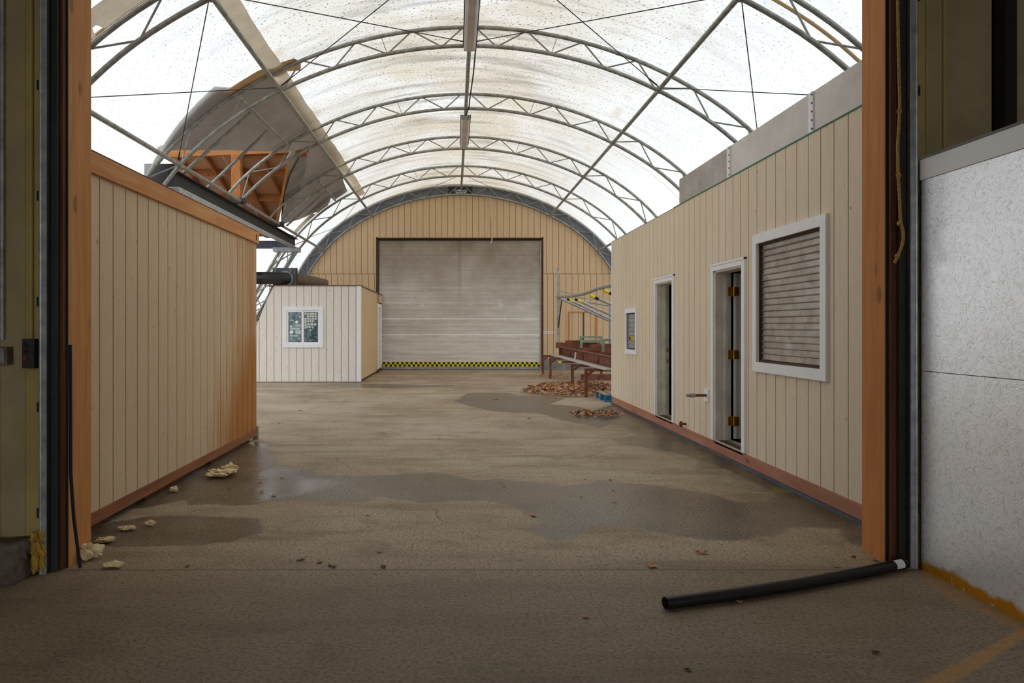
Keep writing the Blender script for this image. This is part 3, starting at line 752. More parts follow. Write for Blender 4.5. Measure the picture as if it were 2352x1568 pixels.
for q in (11.9, 11.97, 12.04):
    m = MB(); m.bar((XR-.0035, q, 1.19), (XR-.0035, q+.03, 1.25), .02, .002, up=(1, 0, 0)); m.build('hazard_stripe', M['black'], ws)
# doors
def door_right(name, D, label, leaf):
    y0, y1, z0, z1 = D; t = empty(name, (XR, (y0+y1)/2, z0)); struct(t, label, 'door'); cw = .075
    MB().box(XR-.025, XR+.002, y0-cw, y1+cw, z1, z1+cw).build('casing', M['white'], t)
    MB().box(XR-.034, XR+.002, y0-cw, y1+cw, z1+cw-.02, z1+cw).build('casing_cap', M['white'], t)
    MB().box(XR-.025, XR+.002, y0-cw, y0, z0, z1).build('casing', M['white'], t)
    MB().box(XR-.025, XR+.002, y1, y1+cw, z0, z1).build('casing', M['white'], t)
    MB().box(XR-.003, XR+.17, y1-.02, y1, z0, z1).build('jamb', M['jamb'], t)
    MB().box(XR-.003, XR+.17, y0, y0+.02, z0, z1).build('jamb', M['jamb'], t)
    MB().box(XR-.003, XR+.17, y0, y1, z1-.02, z1).build('jamb', M['jamb'], t)
    MB().box(XR+.10, XR+.13, y1-.035, y1-.02, z0, z1-.02).build('door_stop', M['jamb'], t)
    MB().box(XR-.012, XR+.2, y0, y1, z0-.03, z0-.002).build('threshold', M['ply'], t)
    if leaf:
        lf = MB().box(XR+.205, XR+.96, y1-.055, y1-.015, z0+.02, z1-.03).build('door_leaf', M['doorpaint'], t)
        for zz in (.36, 1.10, 1.80):
            h = MB(); h.tube([(XR+.19, y1-.05, zz-.055), (XR+.19, y1-.05, zz+.055)], .012, 8)
            h.box(XR+.14, XR+.185, y1-.024, y1-.0195, zz-.05, zz+.05); h.box(XR+.195, XR+.245, y1-.06, y1-.0555, zz-.05, zz+.05)
            h.build('hinge', M['brass'], t)
        MB().box(XR+.2, XR+.212, y1-.058, y1-.012, z0+.02, z1-.03).build('leaf_edge', M['white'], lf)
    else:
        lf = MB().box(XR+.205, XR+.96, y0-.02, y0+.02, z0+.02, z1-.03).build('door_leaf', M['doorpaint'], t)
        for zz in (.92, 1.08): MB().box(XR+.13, XR+.16, y1-.0235, y1-.0195, zz-.035, zz+.035).build('strike_plate', M['brass'], t)
    return t
door_right('door_1', D1, 'farther doorway with white casing and black interior', False)
door_right('door_2', D2, 'closer doorway with brass hinges and door swung inward', True)
# taps
o = empty('pipe_tap', (XR-.1, 8.42, .62)); tag(o, 'rusty pipe tap with white flange sticking out between the doors', 'tap')
MB().box(XR-.012, XR-.001, 8.36, 8.50, .55, .69).build('flange', M['white'], o)
MB().tube([(XR-.012, 8.42, .62), (XR-.15, 8.42, .62)], .016, 10).build('nipple', M['rust'], o, smooth=True)
MB().tube([(XR-.14, 8.42, .62), (XR-.2, 8.42, .62)], .024, 8).build('valve', M['galv'], o, smooth=True)
MB().tube([(XR-.19, 8.42, .62), (XR-.245, 8.42, .62)], .018, 6).build('outlet', M['galv_bright'], o, smooth=True)
o = empty('pipe_stub', (XR-.05, 9.2, .17)); tag(o, 'small rusty pipe stub low on the beige wall', 'pipe stub')
MB().tube([(XR, 9.2, .19), (XR-.08, 9.2, .19)], .014, 8).build('nipple', M['rust'], o, smooth=True)
MB().tube([(XR-.06, 9.2, .15), (XR-.06, 9.2, .22)], .02, 8).build('elbow', M['rust'], o, smooth=True)

# ---- left-hand partition
XL = -2.47; YL0, YL1 = 4.58, 9.16; ZL = 2.45
wl = empty('wall_left', (XL, 7, 0)); struct(wl, 'beige grooved plank partition under an orange timber beam with rust run-off', 'wall')
MB().box(XL-.12, XL-.014, YL0, YL1, .05, ZL).build('wall_backing', M['groove'], wl)
ph = 1680*2.47/(1042-228.6); k0 = int((YL0-ph)/.2035)-2
ys = [ph+.2035*k for k in range(k0, 40)]
for a, b in zip(ys, ys[1:]):
    a2, b2 = max(a+GAP/2, YL0), min(b-GAP/2, YL1)
    if b2 <= a2+.01: continue
    MB().box(XL-.015, XL, a2, b2, .135, ZL).build('siding_board', M['beige_left'], wl)
MB().box(XL-.05, XL+.012, YL0, YL1, .052, .134).build('sill_board', M['sill_left'], wl)
for a, b in ((4.62, 5.3), (5.9, 6.8), (7.5, 8.9)):
    MB().box(XL-.10, XL-.02, a, b, 0, .05).build('sill_block', M['brown_z'], wl)
MB().box(XL-.05, XL+.03, YL0, YL1+.02, ZL, 2.59).build('top_beam', M['timber_y'], wl)
MB().box(XL-.22, XL+.02, YL0, YL1+.01, 2.59, 2.605).build('top_sheathing', M['brown_z'], wl)
MB().box(XL+.031, XL+.034, 9.03, 9.05, ZL+.03, ZL+.10).build('notch', M['dark'], wl)
MB().box(XL-2.1, XL-.12, YL1-.1, YL1-.01, .05, ZL+.14).build('return_wall', M['beige'], wl)
MB().box(XL-2.1, XL-.12, YL0, YL1-.1, ZL+.05, ZL+.14).build('roof_deck', M['brown_z'], wl)
MB().box(XL-2.14, XL-2.1, YL0, YL1-.01, .0, ZL+.14).build('return_wall', M['beige'], wl)
MB().box(XL-.05, XL+.014, YL1, YL1+.05, .0, .16).build('corner_block', M['curb'], wl)

# ---- back wall
DX0, DX1, DZ = -2.526, 2.93, 4.345; ZJ = 3.18
wbk = empty('wall_back', (0, YB, 0)); struct(wbk, 'tan grooved plank gable wall around the large roll-up door', 'wall')
N = 80; XH = 6.4
m = MB()
cuts_ = sorted({-6.6+13.6*i/N for i in range(N+1)} | {DX0-.05, DX1+.05})
for xa, xb in zip(cuts_, cuts_[1:]):
    lo_ = DZ if DX0-.05 <= (xa+xb)/2 <= DX1+.05 else 0
    za, zb = max(zarch(xa, .1), lo_+.01), max(zarch(xb, .1), lo_+.01)
    m.prism([(xa, lo_), (xb, lo_), (xb, zb), (xa, za)], YB+.014, YB+.15, 'xz')
m.build('wall_backing', M['groove'], wbk)
def back_board(a, b, z0, ztop, split=None):
    m = MB()
    cut = sorted({a, b} | {c for c in (DX0-.05, DX1+.05) if a < c < b})
    for p, q in zip(cut, cut[1:]):
        zl = z0
        if DX0-.05 <= (p+q)/2 <= DX1+.05: zl = max(z0, DZ+.04)
        za, zb = (zarch(p, .05), zarch(q, .05)) if ztop is None else (min(ztop, zarch(p, .05)), min(ztop, zarch(q, .05)))
        if za <= zl+.01 and zb <= zl+.01: continue
        m.prism([(p, zl), (q, zl), (q, max(zb, zl+.001)), (p, max(za, zl+.001))], YB, YB+.015, 'xz')
    if m.v: m.build('siding_board', M['tan'], wbk)
for k in range(-32, 33):
    a, b = .01+.205*k+GAP/2, .01+.205*(k+1)-GAP/2
    back_board(a, b, ZJ+.008, None)
    back_board(a+.03, b+.03, .36, ZJ-.004)
MB().box(DX1+.06, 6.6, YB-.06, YB+.01, 0, .355).build('concrete_curb', M['curb'], wbk)
MB().box(-6.6, DX0-.06, YB-.06, YB+.01, 0, .355).build('concrete_curb', M['curb'], wbk)
# gable sheet between the chords
m = MB(); n = 100; v = []; f = []
for i in range(n+1):
    s = -LT+2*LT*i/n; v += [A3(s, YB-.005, -.02), A3(s, YB-.005, .36)]
for i in range(n): f.append((2*i, 2*i+1, 2*i+3, 2*i+2))
v2 = [(p[0], p[1]+.03, p[2]) for p in v]; m.add(v, f)
m.build('gable_sheet', M['gable'], wbk)
# boarded hatch in the back wall
hx0, hx1, hz0, hz1 = (1308-1042)*YB/1680, (1372-1042)*YB/1680, .95, 1.90
for nm_, b in (('hatch_frame', (hx0-.04, hx1+.04, hz1, hz1+.03)), ('hatch_frame', (hx0-.04, hx0, hz0, hz1)), ('hatch_frame', (hx1-.07, hx1, hz0, hz1))):
    MB().box(b[0], b[1], YB-.02, YB+.005, b[2], b[3]).build(nm_, M['timber_r'], wbk)
MB().box((hx0+hx1)/2-.02, (hx0+hx1)/2+.01, YB-.016, YB+.005, hz0, hz1).build('hatch_bar', M['steel_dark'], wbk)
# white notice strip
ns = empty('notice_strip', (3.12, YB-.01, 1.2)); tag(ns, 'small white notice strip with tiny black print beside the roll-up door', 'sign')
MB().box((1248-1042)*YB/1680, (1270-1042)*YB/1680, YB-.008, YB-.001, 1.20, 1.27).build('plate', M['white'], ns)
m = MB(); xx = (1249.5-1042)*YB/1680
for i, (wd, hh) in enumerate([(.012, .035), (.01, .03), (.014, .035), (.008, .02), (.012, .035), (.014, .03), (.01, .035), (.012, .025), (.014, .035)]):
    m.box(xx+i*.029, xx+i*.029+wd, YB-.0095, YB-.008, 1.222, 1.222+hh)
m.build('print', M['black'], ns)

# ---- roll-up door
dr = empty('door_3', (.2, YB+.05, 0)); struct(dr, 'large closed roll-up door with yellow and black checker strip', 'door')
hs = (DZ-.10)/8
for i in range(8):
    z0 = .10+i*hs; m = MB(); poly = []
    # one section: four shallow ribs with a lip at the joint
    pts = [(0, .005)]
    for k in range(4):
        a = k*hs/4
        pts += [(a+.010, .0), (a+hs/4-.012, .0), (a+hs/4-.006, .005)]
    pts = [(z, d) for z, d in pts]; pts[-1] = (hs-.003, .006)
    poly = [(YB+.06+d, z0+z) for z, d in pts]+[(YB+.10, z0+hs-.003), (YB+.10, z0)]
    m.prism([(p[0], p[1]) for p in poly], DX0+.005, DX1-.005, 'yz')
    m.build('door_section', M['rolldoor'], dr)
MB().box(DX0+.01, DX1-.01, YB+.055, YB+.11, .012, .10).build('bottom_rail', M['louver'], dr)
MB().box(DX0+.0, DX1-.0, YB+.05, YB+.12, 0, .012).build('bottom_seal', M['blackrub'], dr)
cs = MB().box(DX0+.01, DX1-.06, YB+.052, YB+.058, .10, .255).build('checker_strip', M['yellow'], dr)
nsq = 70; wq = (DX1-.07-DX0)/nsq
for i in range(nsq):
    z = .102 if i % 2 else .179
    MB().box(DX0+.01+i*wq, DX0+.01+(i+1)*wq, YB+.049, YB+.0525, z, z+.075).build('black_square', M['black'], cs)
for px_, py_ in ((969, 702), (1151, 701)):
    x = (px_-1042)*YB/1680; z = 1.4+(752-py_)*YB/1680
    MB().tube([(x, YB+.061, z), (x, YB+.054, z)], .075, 20).build('round_patch', M['sticker'], dr)
MB().box(DX0-.05, DX0, YB-.015, YB+.12, 0, DZ+.05).build('door_trim', M['brown_z'], dr)
MB().box(DX1, DX1+.05, YB-.015, YB+.12, 0, DZ+.05).build('door_trim', M['brown_z'], dr)
MB().box(DX0-.05, DX1+.05, YB-.015, YB+.12, DZ, DZ+.04).build('door_trim', M['brown_z'], dr)
MB().box(DX1-.05, DX1-.02, YB+.02, YB+.05, 0, DZ).build('door_guide', M['galv_bright'], dr)
MB().box(DX0+.02, DX0+.045, YB+.02, YB+.05, 0, DZ).build('door_guide', M['steel_dark'], dr)
MB().box(DX0, DX1, YB+.02, YB+.055, DZ-.05, DZ).build('head_seal', M['blackrub'], dr)

# ---- maker's sign at the peak
sg = empty('maker_sign', (X0, YB-.03, 5.83)); tag(sg, 'black sign with white lettering at the peak of the gable', 'sign')
MB().box((1030-1042)*YB/1680+.0, (1085-1042)*YB/1680, YB-.022, YB-.008, 5.83, 6.06).build('plate', M['black'], sg)
def text(s, size, loc, name, mat, parent, italic=0, sx=1):
    c = bpy.data.curves.new('t', 'FONT'); c.body = s; c.size = size; c.extrude = .001; c.align_x = 'CENTER'; c.shear = italic; c.offset = size*.018; c.resolution_u = 3
    o = bpy.data.objects.new('t', c); COL.objects.link(o); bpy.context.view_layer.update()
    me = bpy.data.meshes.new_from_object(o.evaluated_get(bpy.context.evaluated_depsgraph_get())); bpy.data.objects.remove(o)
    mt = Matrix.Translation(Vector(loc)-WL[parent]) @ Matrix.Rotation(math.pi/2, 4, 'X') @ Matrix.Diagonal((sx, 1, 1, 1)); me.transform(mt)
    me.materials.clear(); me.materials.append(mat); me.name = name
    o2 = bpy.data.objects.new(name, me); COL.objects.link(o2); o2.parent = parent; WL[o2] = WL[parent].copy(); return o2
text('COVER-ALL', .088, (X0-.02, YB-.0235, 5.915), 'lettering', M['white'], sg, .15)
text('1.800.268.3768', .062, (X0-.02, YB-.0235, 5.852), 'lettering', M['white'], sg)

# ------------------------------------------------------------------ office booth
YO = 18.67; OX1 = -2.38; OZ = 2.456
def X_(px_, y): return (px_-1042)*y/1680
ob = empty('office_booth', (-4, YO, 0)); tag(ob, 'pale plank clad booth with sliding window under the duct', 'booth')
OW = (X_(658, YO), X_(735, YO), 1.4+(752-790)*YO/1680, 1.4+(752-712)*YO/1680)
def booth_left(z): return (-4.62 if z > 2.3 else -4.62-(2.456-z)*.45)
edge = [(-5.6, .0), (OX1-.09, .0), (OX1-.09, OZ), (-4.62, OZ), (-4.70, 2.1), (-5.05, 1.2)]
m = MB(); 
for p, q, u, v in rects_minus(-4.66, OX1, 0, OZ, [OW]): m.box(p, q, YO+.014, YO+.1, u, v)
m.prism([(-5.62, .02), (-4.66, .02), (-4.66, OZ-.02)], YO+.014, YO+.1, 'xz')
m.build('wall_backing', M['groove_pale'], ob)
k = 0; gx = X_(698, YO)
def xl(z):                                   # slanting edge against the tent side
    return -4.63-(max(0, OZ-z))*.40
for k in range(-18, 9):
    a, b = gx+.19*k+GAP/2, gx+.19*(k+1)-GAP/2
    a, b = max(a, -5.6), min(b, OX1-.09)
    if b <= a+.01: continue
    m = MB()
    if a > -4.66:
        rs = rects_minus(a, b, .02, OZ, [OW])
        if len(rs) == 2 and rs[0][:2] == rs[1][:2]: MB().box(rs[1][0], rs[1][1], YO, YO+.015, rs[1][2], rs[1][3]).build('siding_board', M['cream'], ob); rs = rs[:1]
        for p, q, u, v in rs: m.box(p, q, YO, YO+.015, u, v)
    else:
        def zt(x): return max(.03, min(OZ, OZ-(-4.63-x)/.40))
        m.prism([(a, .02), (b, .02), (b, zt(b)), (a, zt(a))], YO, YO+.015, 'xz')
    m.build('siding_board', M['cream'], ob)
MB().box(OX1-.09, OX1+.012, YO-.02, YO+.1, .02, OZ).build('corner_trim', M['white'], ob)
MB().box(OX1-.12, OX1-.014, YO+.1, YB-.02, 0, OZ-.02).build('wall_backing', M['groove'], ob)
for k in range(27):
    a, b = YO+.1+.205*k, YO+.1+.205*(k+1)-GAP
    if b > YB-.9 and True:
        if a > 22.75: 
            MB().box(OX1-.015, OX1, a, min(b, YB-.02), 2.2, OZ).build('siding_board', M['tan'], ob); continue
    if a > YB: break
    MB().box(OX1-.015, OX1, a, min(b, 22.75), .06, OZ).build('siding_board', M['tan'], ob)
bd = MB().box(OX1-.01, OX1+.03, 22.76, 22.9, .1, 2.15).build('door_casing', M['white'], ob)
MB().box(OX1-.01, OX1+.03, 22.9, 23.8, 2.05, 2.15).build('door_casing', M['white'], ob)
MB().box(OX1-.01, OX1+.03, 23.8, 23.94, .1, 2.15).build('door_casing', M['white'], ob)
MB().box(OX1-.012, OX1+.002, 22.9, 23.8, .1, 2.05).build('booth_door', M['jamb'], ob)
MB().box(OX1-.1, OX1+.03, 22.7, 24.0, 0, .1).build('door_step', M['brown_z'], ob)
MB().box(-4.75, OX1+.02, YO-.02, YB-.02, OZ, OZ+.03).build('booth_roof', M['groove_pale'], ob)
# booth window
cw = .085; x0, x1, z0, z1 = OW
wn = MB(); wn.box(x0-cw, x1+cw, YO-.03, YO, z1, z1+cw).box(x0-cw, x1+cw, YO-.03, YO, z0-cw, z0).box(x0-cw, x0, YO-.03, YO, z0, z1).box(x1, x1+cw, YO-.03, YO, z0, z1)
wn = wn.build('window_casing', M['white'], ob)
xm = X_(695.5, YO)
for a, b in ((x0, xm+.02), (xm-.02, x1)):
    fr = .05; yq = YO-.015 if a == x0 else YO+.0
    s_ = MB(); s_.box(a, b, yq, yq+.03, z1-fr, z1).box(a, b, yq, yq+.03, z0, z0+fr).box(a, a+fr, yq, yq+.03, z0+fr, z1-fr).box(b-fr, b, yq, yq+.03, z0+fr, z1-fr)
    s_.build('sash', M['white'], wn)
    MB().box(a+fr, b-fr, yq+.012, yq+.02, z0+fr, z1-fr).build('pane', M['glass'], wn)
cx_, cz_ = lambda p: X_(640+p/13.07, YO), lambda p: 1.4+(752-690-p/13.07)*YO/1680
SK = [(805,400,34),(885,400,34),(960,400,34),(1030,400,34),(1105,400,36),(880,470,32),(955,470,32),(1030,472,34),(1105,475,34),(805,545,34),(880,548,32),(955,550,32),(1028,548,32),(1105,550,34),(800,610,34),(880,620,32),(955,620,32),(1030,620,32),(805,660,32),(805,745,34),(895,715,40),(995,710,44),(1095,715,40),(805,818,32),(865,795,30),(935,790,32),(1015,808,26),(955,885,28)]
for (u, v, r) in SK:
    x, z, r = cx_(u), cz_(v), r/13.07*YO/1680
    MB().tube([(x, YO+.008, z), (x, YO+.0118, z)], r, 14).build('sticker', M['sticker'], wn)
for (u0, v0, u1, v1) in ((345, 575, 465, 605), (500, 720, 665, 780), (350, 810, 640, 875), (505, 890, 670, 1000), (345, 1035, 575, 1075), (345, 1135, 420, 1165), (575, 1135, 655, 1165), (620, 455, 670, 505)):
    MB().box(cx_(u0), cx_(u1), YO-.006, YO-.0032, cz_(v1), cz_(v0)).build('paper_note', M['paper'], wn)
for (u, v, r) in ((545, 645, 45), (390, 945, 55), (370, 770, 28)):
    MB().tube([(cx_(u), YO-.007, cz_(v)), (cx_(u), YO-.0032, cz_(v))], r/13.07*YO/1680, 16).build('sticker', M['white'], wn)

# ------------------------------------------------------------------ duct on the booth
YD = 18.9
dc = empty('exhaust_duct', (-5, YD, 2.5)); tag(dc, 'black corrugated exhaust duct elbowing into the plate on the booth', 'duct')
zc = 1.4+(752-640)*YD/1680; pts = []; rr = []
xs_ = [-6.2+.012*i for i in range(int((X_(615, YD)+6.2)/.012))]
for i, x in enumerate(xs_): pts.append((x, YD-.28, zc)); rr.append(.155+(.008 if i % 2 else 0))
MB().tube(pts, rr, 18, False).build('corrugated_hose', M['black'], dc, smooth=True, angle=math.radians(80))
e = []
for i in range(13):
    a = i/12*math.pi/2; e.append((X_(614, YD)+.02+.30*math.sin(a)+.18*i/12, YD-.28+.26*(1-math.cos(a)), zc))
MB().tube([(X_(612, YD), YD-.28, zc)]+e, .16, 18).build('elbow', M['steel_dark'], dc, smooth=True)
MB().tube([(e[-1][0]-.02, YD-.06, zc), (e[-1][0]-.02, YD-.02, zc)], .2, 20).build('collar', M['galv'], dc, smooth=True)
pl = empty('duct_plate', (-4.4, YD, 2.487)); tag(pl, 'square black plate with two clamps standing on the booth roof', 'plate')
px0, px1 = X_(627, YD), X_(680, YD)
MB().box(px0, px1, YD, YD+.06, 2.488, 1.4+(752-615)*YD/1680).build('plate', M['steel_blue'], pl)
for xx in (X_(633, YD), X_(667, YD)):
    b = MB(); b.tube([(xx, YD-.012, 2.93), (xx, YD-.012, 2.85)], .012, 6); b.tube([(xx-.025, YD-.012, 2.85), (xx+.025, YD-.012, 2.85)], .012, 6); b.box(xx-.012, xx+.012, YD-.012, YD, 2.9, 2.94)
    b.build('clamp', M['galv_bright'], pl)
MB().box(px1, px1+.02, YD-.01, YD+.10, 2.488, 2.94).build('edge_board', M['brown_z'], pl)
m = MB(); pts = [(px1-.1, YD+.3, 2.66), (px1+.25, YD+.6, 2.63), (px1+.55, YD+.85, 2.60), (px1+.62, YD+.92, 2.595)]
m.tube(pts, [.165, .155, .12, .105], 16)
tag(m.build('roof_duct', M['groove_pale'], smooth=True), 'tan round duct lying on the booth roof behind the plate', 'duct')

# ------------------------------------------------------------------ ceiling strip lights and ridge conduit
def strip_light(y0, y1, label):
    z = 5.8-.06; t = empty('strip_light', (X0, (y0+y1)/2, z-.15)); tag(t, label, 'light fixture', 'ceiling strip lights')
    poly = [(X0-.095, z-.03), (X0-.085, z-.10), (X0-.05, z-.135), (X0+.05, z-.135), (X0+.085, z-.10), (X0+.095, z-.03)]
    MB().prism(poly, y0, y1, 'xz').build('housing', M['panel'], t)
    for s in (-1, 1): MB().box(X0+s*.1-.006, X0+s*.1+.006, y0-.01, y1+.01, z-.05, z-.02).build('latch_rail', M['steel_dark'], t)
    MB().box(X0-.09, X0+.09, y0-.02, y0, z-.12, z-.03).build('end_cap', M['galv'], t)
    MB().box(X0-.09, X0+.09, y1, y1+.02, z-.12, z-.03).build('end_cap', M['galv'], t)
    for yy in (y0+.15, y1-.15): MB().box(X0-.02, X0+.02, yy-.02, yy+.02, z-.03, z+.04).build('hanger', M['steel_dark'], t)
strip_light(9.0, 11.15, 'larger strip light hanging from the ridge, cut by the picture top')
strip_light(14.85, 17.2, 'smaller strip light on the ridge between second and third full trusses')
tag(MB().tube([(X0+.11, 11.2, 5.86), (X0+.1, 12.8, 5.84), (X0+.07, 14.2, 5.85), (X0+.06, 14.55, 5.78), (X0+.01, 14.8, 5.70)], .013, 6).build('conduit', M['cable'], smooth=True), 'thin grey conduit running along the ridge between the strip lights', 'conduit')
# hanging whitish rope on the back wall
xr = X_(1127, YB-.1)
tag(MB().tube([(xr, YB-.09, 5.72), (xr+.01, YB-.1, 5.4), (xr+.03, YB-.1, 5.0), (xr+.045, YB-.1, 4.55), (xr+.04, YB-.1, 4.25), (xr+.0, YB-.1, 4.18)], .018, 7).build('hanging_rope', M['rope_white'], smooth=True), 'whitish rope hanging in front of the roll-up door top', 'rope')

# ------------------------------------------------------------------ steel rack at the back
rk = empty('steel_stand', (3.4, 18.4, 0))
tag(rk, 'rusty steel channel table with plank and scrap frames behind the beige wall', 'table')
for yl, x2 in ((21.8, 4.4), (20.1, 4.4), (16.4, 4.1), (14.7, 3.55)):
    MB().box(2.63, 2.69, yl-.03, yl+.03, 0, .52).build('leg', M['rust'], rk)
    MB().box(x2-.03, x2+.03, yl-.03, yl+.03, 0, .52).build('leg', M['rust'], rk)
    MB().box(2.63, x2+.03, yl-.03, yl+.03, .52, .58).build('cross_tube', M['rust'], rk)
    MB().bar((2.70, yl, .45), (2.80, yl, .53), .045, .05, up=(0, 1, 0)).build('gusset', M['rust'], rk)
def channel(x0, x1, y0, y1, z0, z1, nm='channel_beam'):
    m = MB(); m.box(x1-.015, x1, y0, y1, z0, z1).box(x0, x1, y0, y1, z0, z0+.015).box(x0, x1, y0, y1, z1-.015, z1)
    n = int((y1-y0)/1.9)
    for i in range(n+1):
        yy = y0+.1+i*1.9
        if yy < y1-.02: m.prism([(x0+.03, z0+.015), (x1-.01, z0+.015), (x1-.01, z1-.02)], yy, yy+.02, 'xz')
    m.build(nm, M['rust2'], rk)
channel(3.10, 3.20, 14.0, 21.5, .60, .83)
MB().box(3.10, 4.3, 21.5, 21.56, .60, .84).build('end_channel', M['rust2'], rk)
MB().box(3.10, 4.5, 22.1, 22.2, .78, .95).build('end_channel', M['rust2'], rk)
MB().box(4.25, 4.33, 14.5, 22.1, .60, .83).build('channel_beam', M['rust2'], rk)
MB().bar((2.97, 21.6, .592), (3.02, 14.0, .592), .26, .02).build('plank', M['grayplank'], rk)
MB().bar((3.0, 18.1, .603), (3.01, 18.05, .78), .03, .03).build('tag_stick', M['white'], rk)
for i, (xx, yy, zz, a, b, mt) in enumerate(((3.6, 20.6, .84, .9, .5, 'rust'), (3.95, 19.4, .84, .6, .3, 'rust2'), (3.55, 17.6, .84, .5, .35, 'rust'), (3.75, 16.2, .84, .8, .5, 'rust2'))):
    MB().box(xx-a/2, xx+a/2, yy-.05, yy+.05, zz, zz+b*.4).build('scrap_channel', M[mt], rk)
# pale green frames standing on the table
def gframe(x0, x1, y, z0, z1, label):
    g = empty('green_frame', ((x0+x1)/2, y, z0)); tag(g, label, 'frame', 'pale green scrap frames')
    MB().box(x0, x1, y-.03, y+.03, z1-.05, z1).build('rail', M['green'], g)
    MB().box(x0, x1, y-.02, y+.02, z1-.18, z1-.10).build('rail', M['green'], g)
    for x in (x0, x1-.07): MB().box(x, x+.07, y-.03, y+.03, z0, z1-.05).build('upright', M['green'], g)
gframe(3.52, 4.14, 20.4, .84, 1.16, 'pale green scrap frame standing on the far end of the rusty table')
gframe(3.36, 3.95, 16.6, .84, 1.14, 'pale green scrap frame on the rusty table, half hidden by the wall')
lbar = empty('loose_bar', (3.2, 19.1, .46)); MB().bar((2.85, 19.3, .49), (3.6, 18.9, .53), .07, .05).build('shaft', M['rust'], lbar)
tag(lbar, 'loose rusty bar with yellow end lying under the plank', 'bar')
MB().bar((2.78, 19.34, .488), (2.86, 19.295, .491), .075, .055).build('yellow_tape', M['yellow'], lbar)
tag(MB().box(3.4, 4.4, 19.4, 19.55, 0, .16).build('steel_block', M['rust2']), 'dark rusty steel section lying on the floor under the table', 'steel section')
tag(MB().box(3.28, 3.9, 14.9, 15.1, 0, .2).build('steel_block', M['rust']), 'short rusty steel section on the floor above the blue pallet', 'steel section')
# galvanised frame on the table
gf = empty('pipe_rack', (3.14, 22.0, .95)); tag(gf, 'galvanised pipe frame with yellow and black taped arms above the rusty table', 'pipe rack')
PX = 3.14; PY = 22.0
def zp(py_, y): return 1.4+(752-py_)*y/1680
MB().box(PX-.03, PX+.03, PY-.03, PY+.03, .951, zp(616, PY)).build('post', M['galv_bright'], gf)
rail = []
for px_, py_ in ((1279, 682), (1300, 681), (1320, 679), (1340, 675), (1355, 670), (1372, 663), (1388, 659), (1404, 655.5), (1420, 653)):
    y = PX*1680/(px_-1042); rail.append((PX, y, zp(py_, y)))
MB().tube(rail, .036, 10).build('rail', M['galv'], gf, smooth=True)
for (px_, py_, ex, ey, blk) in ((1300, 683.5, 1406, 735, 0), (1318, 684, 1406, 724, 0), (1352, 675, 1412, 702, 1), (1383, 663, 1412, 677, 1)):
    y = PX*1680/(px_-1042); a = Vector((PX+.03, y, zp(py_, y)-.03)); b = Vector(((ex-1042)*y/1680, y+.02, zp(ey, y)))
    MB().tube([a, b], .032, 10).build('arm', M['galv_bright'], gf, smooth=True)
    d = (b-a).normalized(); q = (.0, .07, .15) if not blk else (.11, .0, .11)
    MB().tube([a+d*(.08 if not blk else .0), a+d*(.17 if not blk else .12)], .036, 10).build('yellow_tape', M['yellow'], gf, smooth=True)
    MB().tube([a+d*(.0 if not blk else .13), a+d*(.07 if not blk else .22)], .0355, 10).build('black_tape', M['black'], gf, smooth=True)
MB().tube([(PX, PY-.1, zp(684, PY)), (PX+1.55, PY-.1, zp(738, PY))], .03, 8).build('arm', M['galv_bright'], gf, smooth=True)
MB().box(4.55, 4.68, 21.3, 21.4, .835, zp(700, 21.35)).build('post', M['galv_bright'], gf)
MB().bar((PX+.05, PY, zp(669, PY)), (PX+.55, PY, zp(676, PY)), .02, .02).build('tie', M['galv'], gf)
MB().tube([(PX+.3, PY, zp(680, PY)), (PX+1.4, PY, zp(690, PY))], .015, 6).build('tie', M['galv'], gf, smooth=True)
MB().tube([(PX+.9, PY, zp(694, PY)), (4.6, PY-.3, zp(702, PY))], .025, 8).build('tie', M['galv_bright'], gf, smooth=True)
MB().tube([(PX+.11, PY-.06, zp(684, PY)), (PX+.0, PY-.06, zp(752, PY))], .018, 6).build('strut', M['black'], gf, smooth=True)
# blue pallet
pa = empty('blue_pallet', (3.3, 14.2, 0)); tag(pa, 'bright blue wooden pallet poking out beyond the beige wall corner', 'pallet')
for yy in (13.75, 14.16, 14.55):
    m = MB(); m.box(2.84, 3.9, yy, yy+.045, .095, .125)
    for xa, xb in ((2.84, 2.88), (2.95, 3.0), (3.07, 3.3), (3.5, 3.6), (3.8, 3.9)): m.box(xa, xb, yy, yy+.045, .022, .095)
    m.box(2.84, 3.9, yy, yy+.045, .0, .022)
    m.build('stringer', M['blue'], pa)
for i in range(7): MB().box(2.84+i*.155, 2.94+i*.155, 13.75, 14.595, .126, .145).build('deck_board', M['ply'], pa)

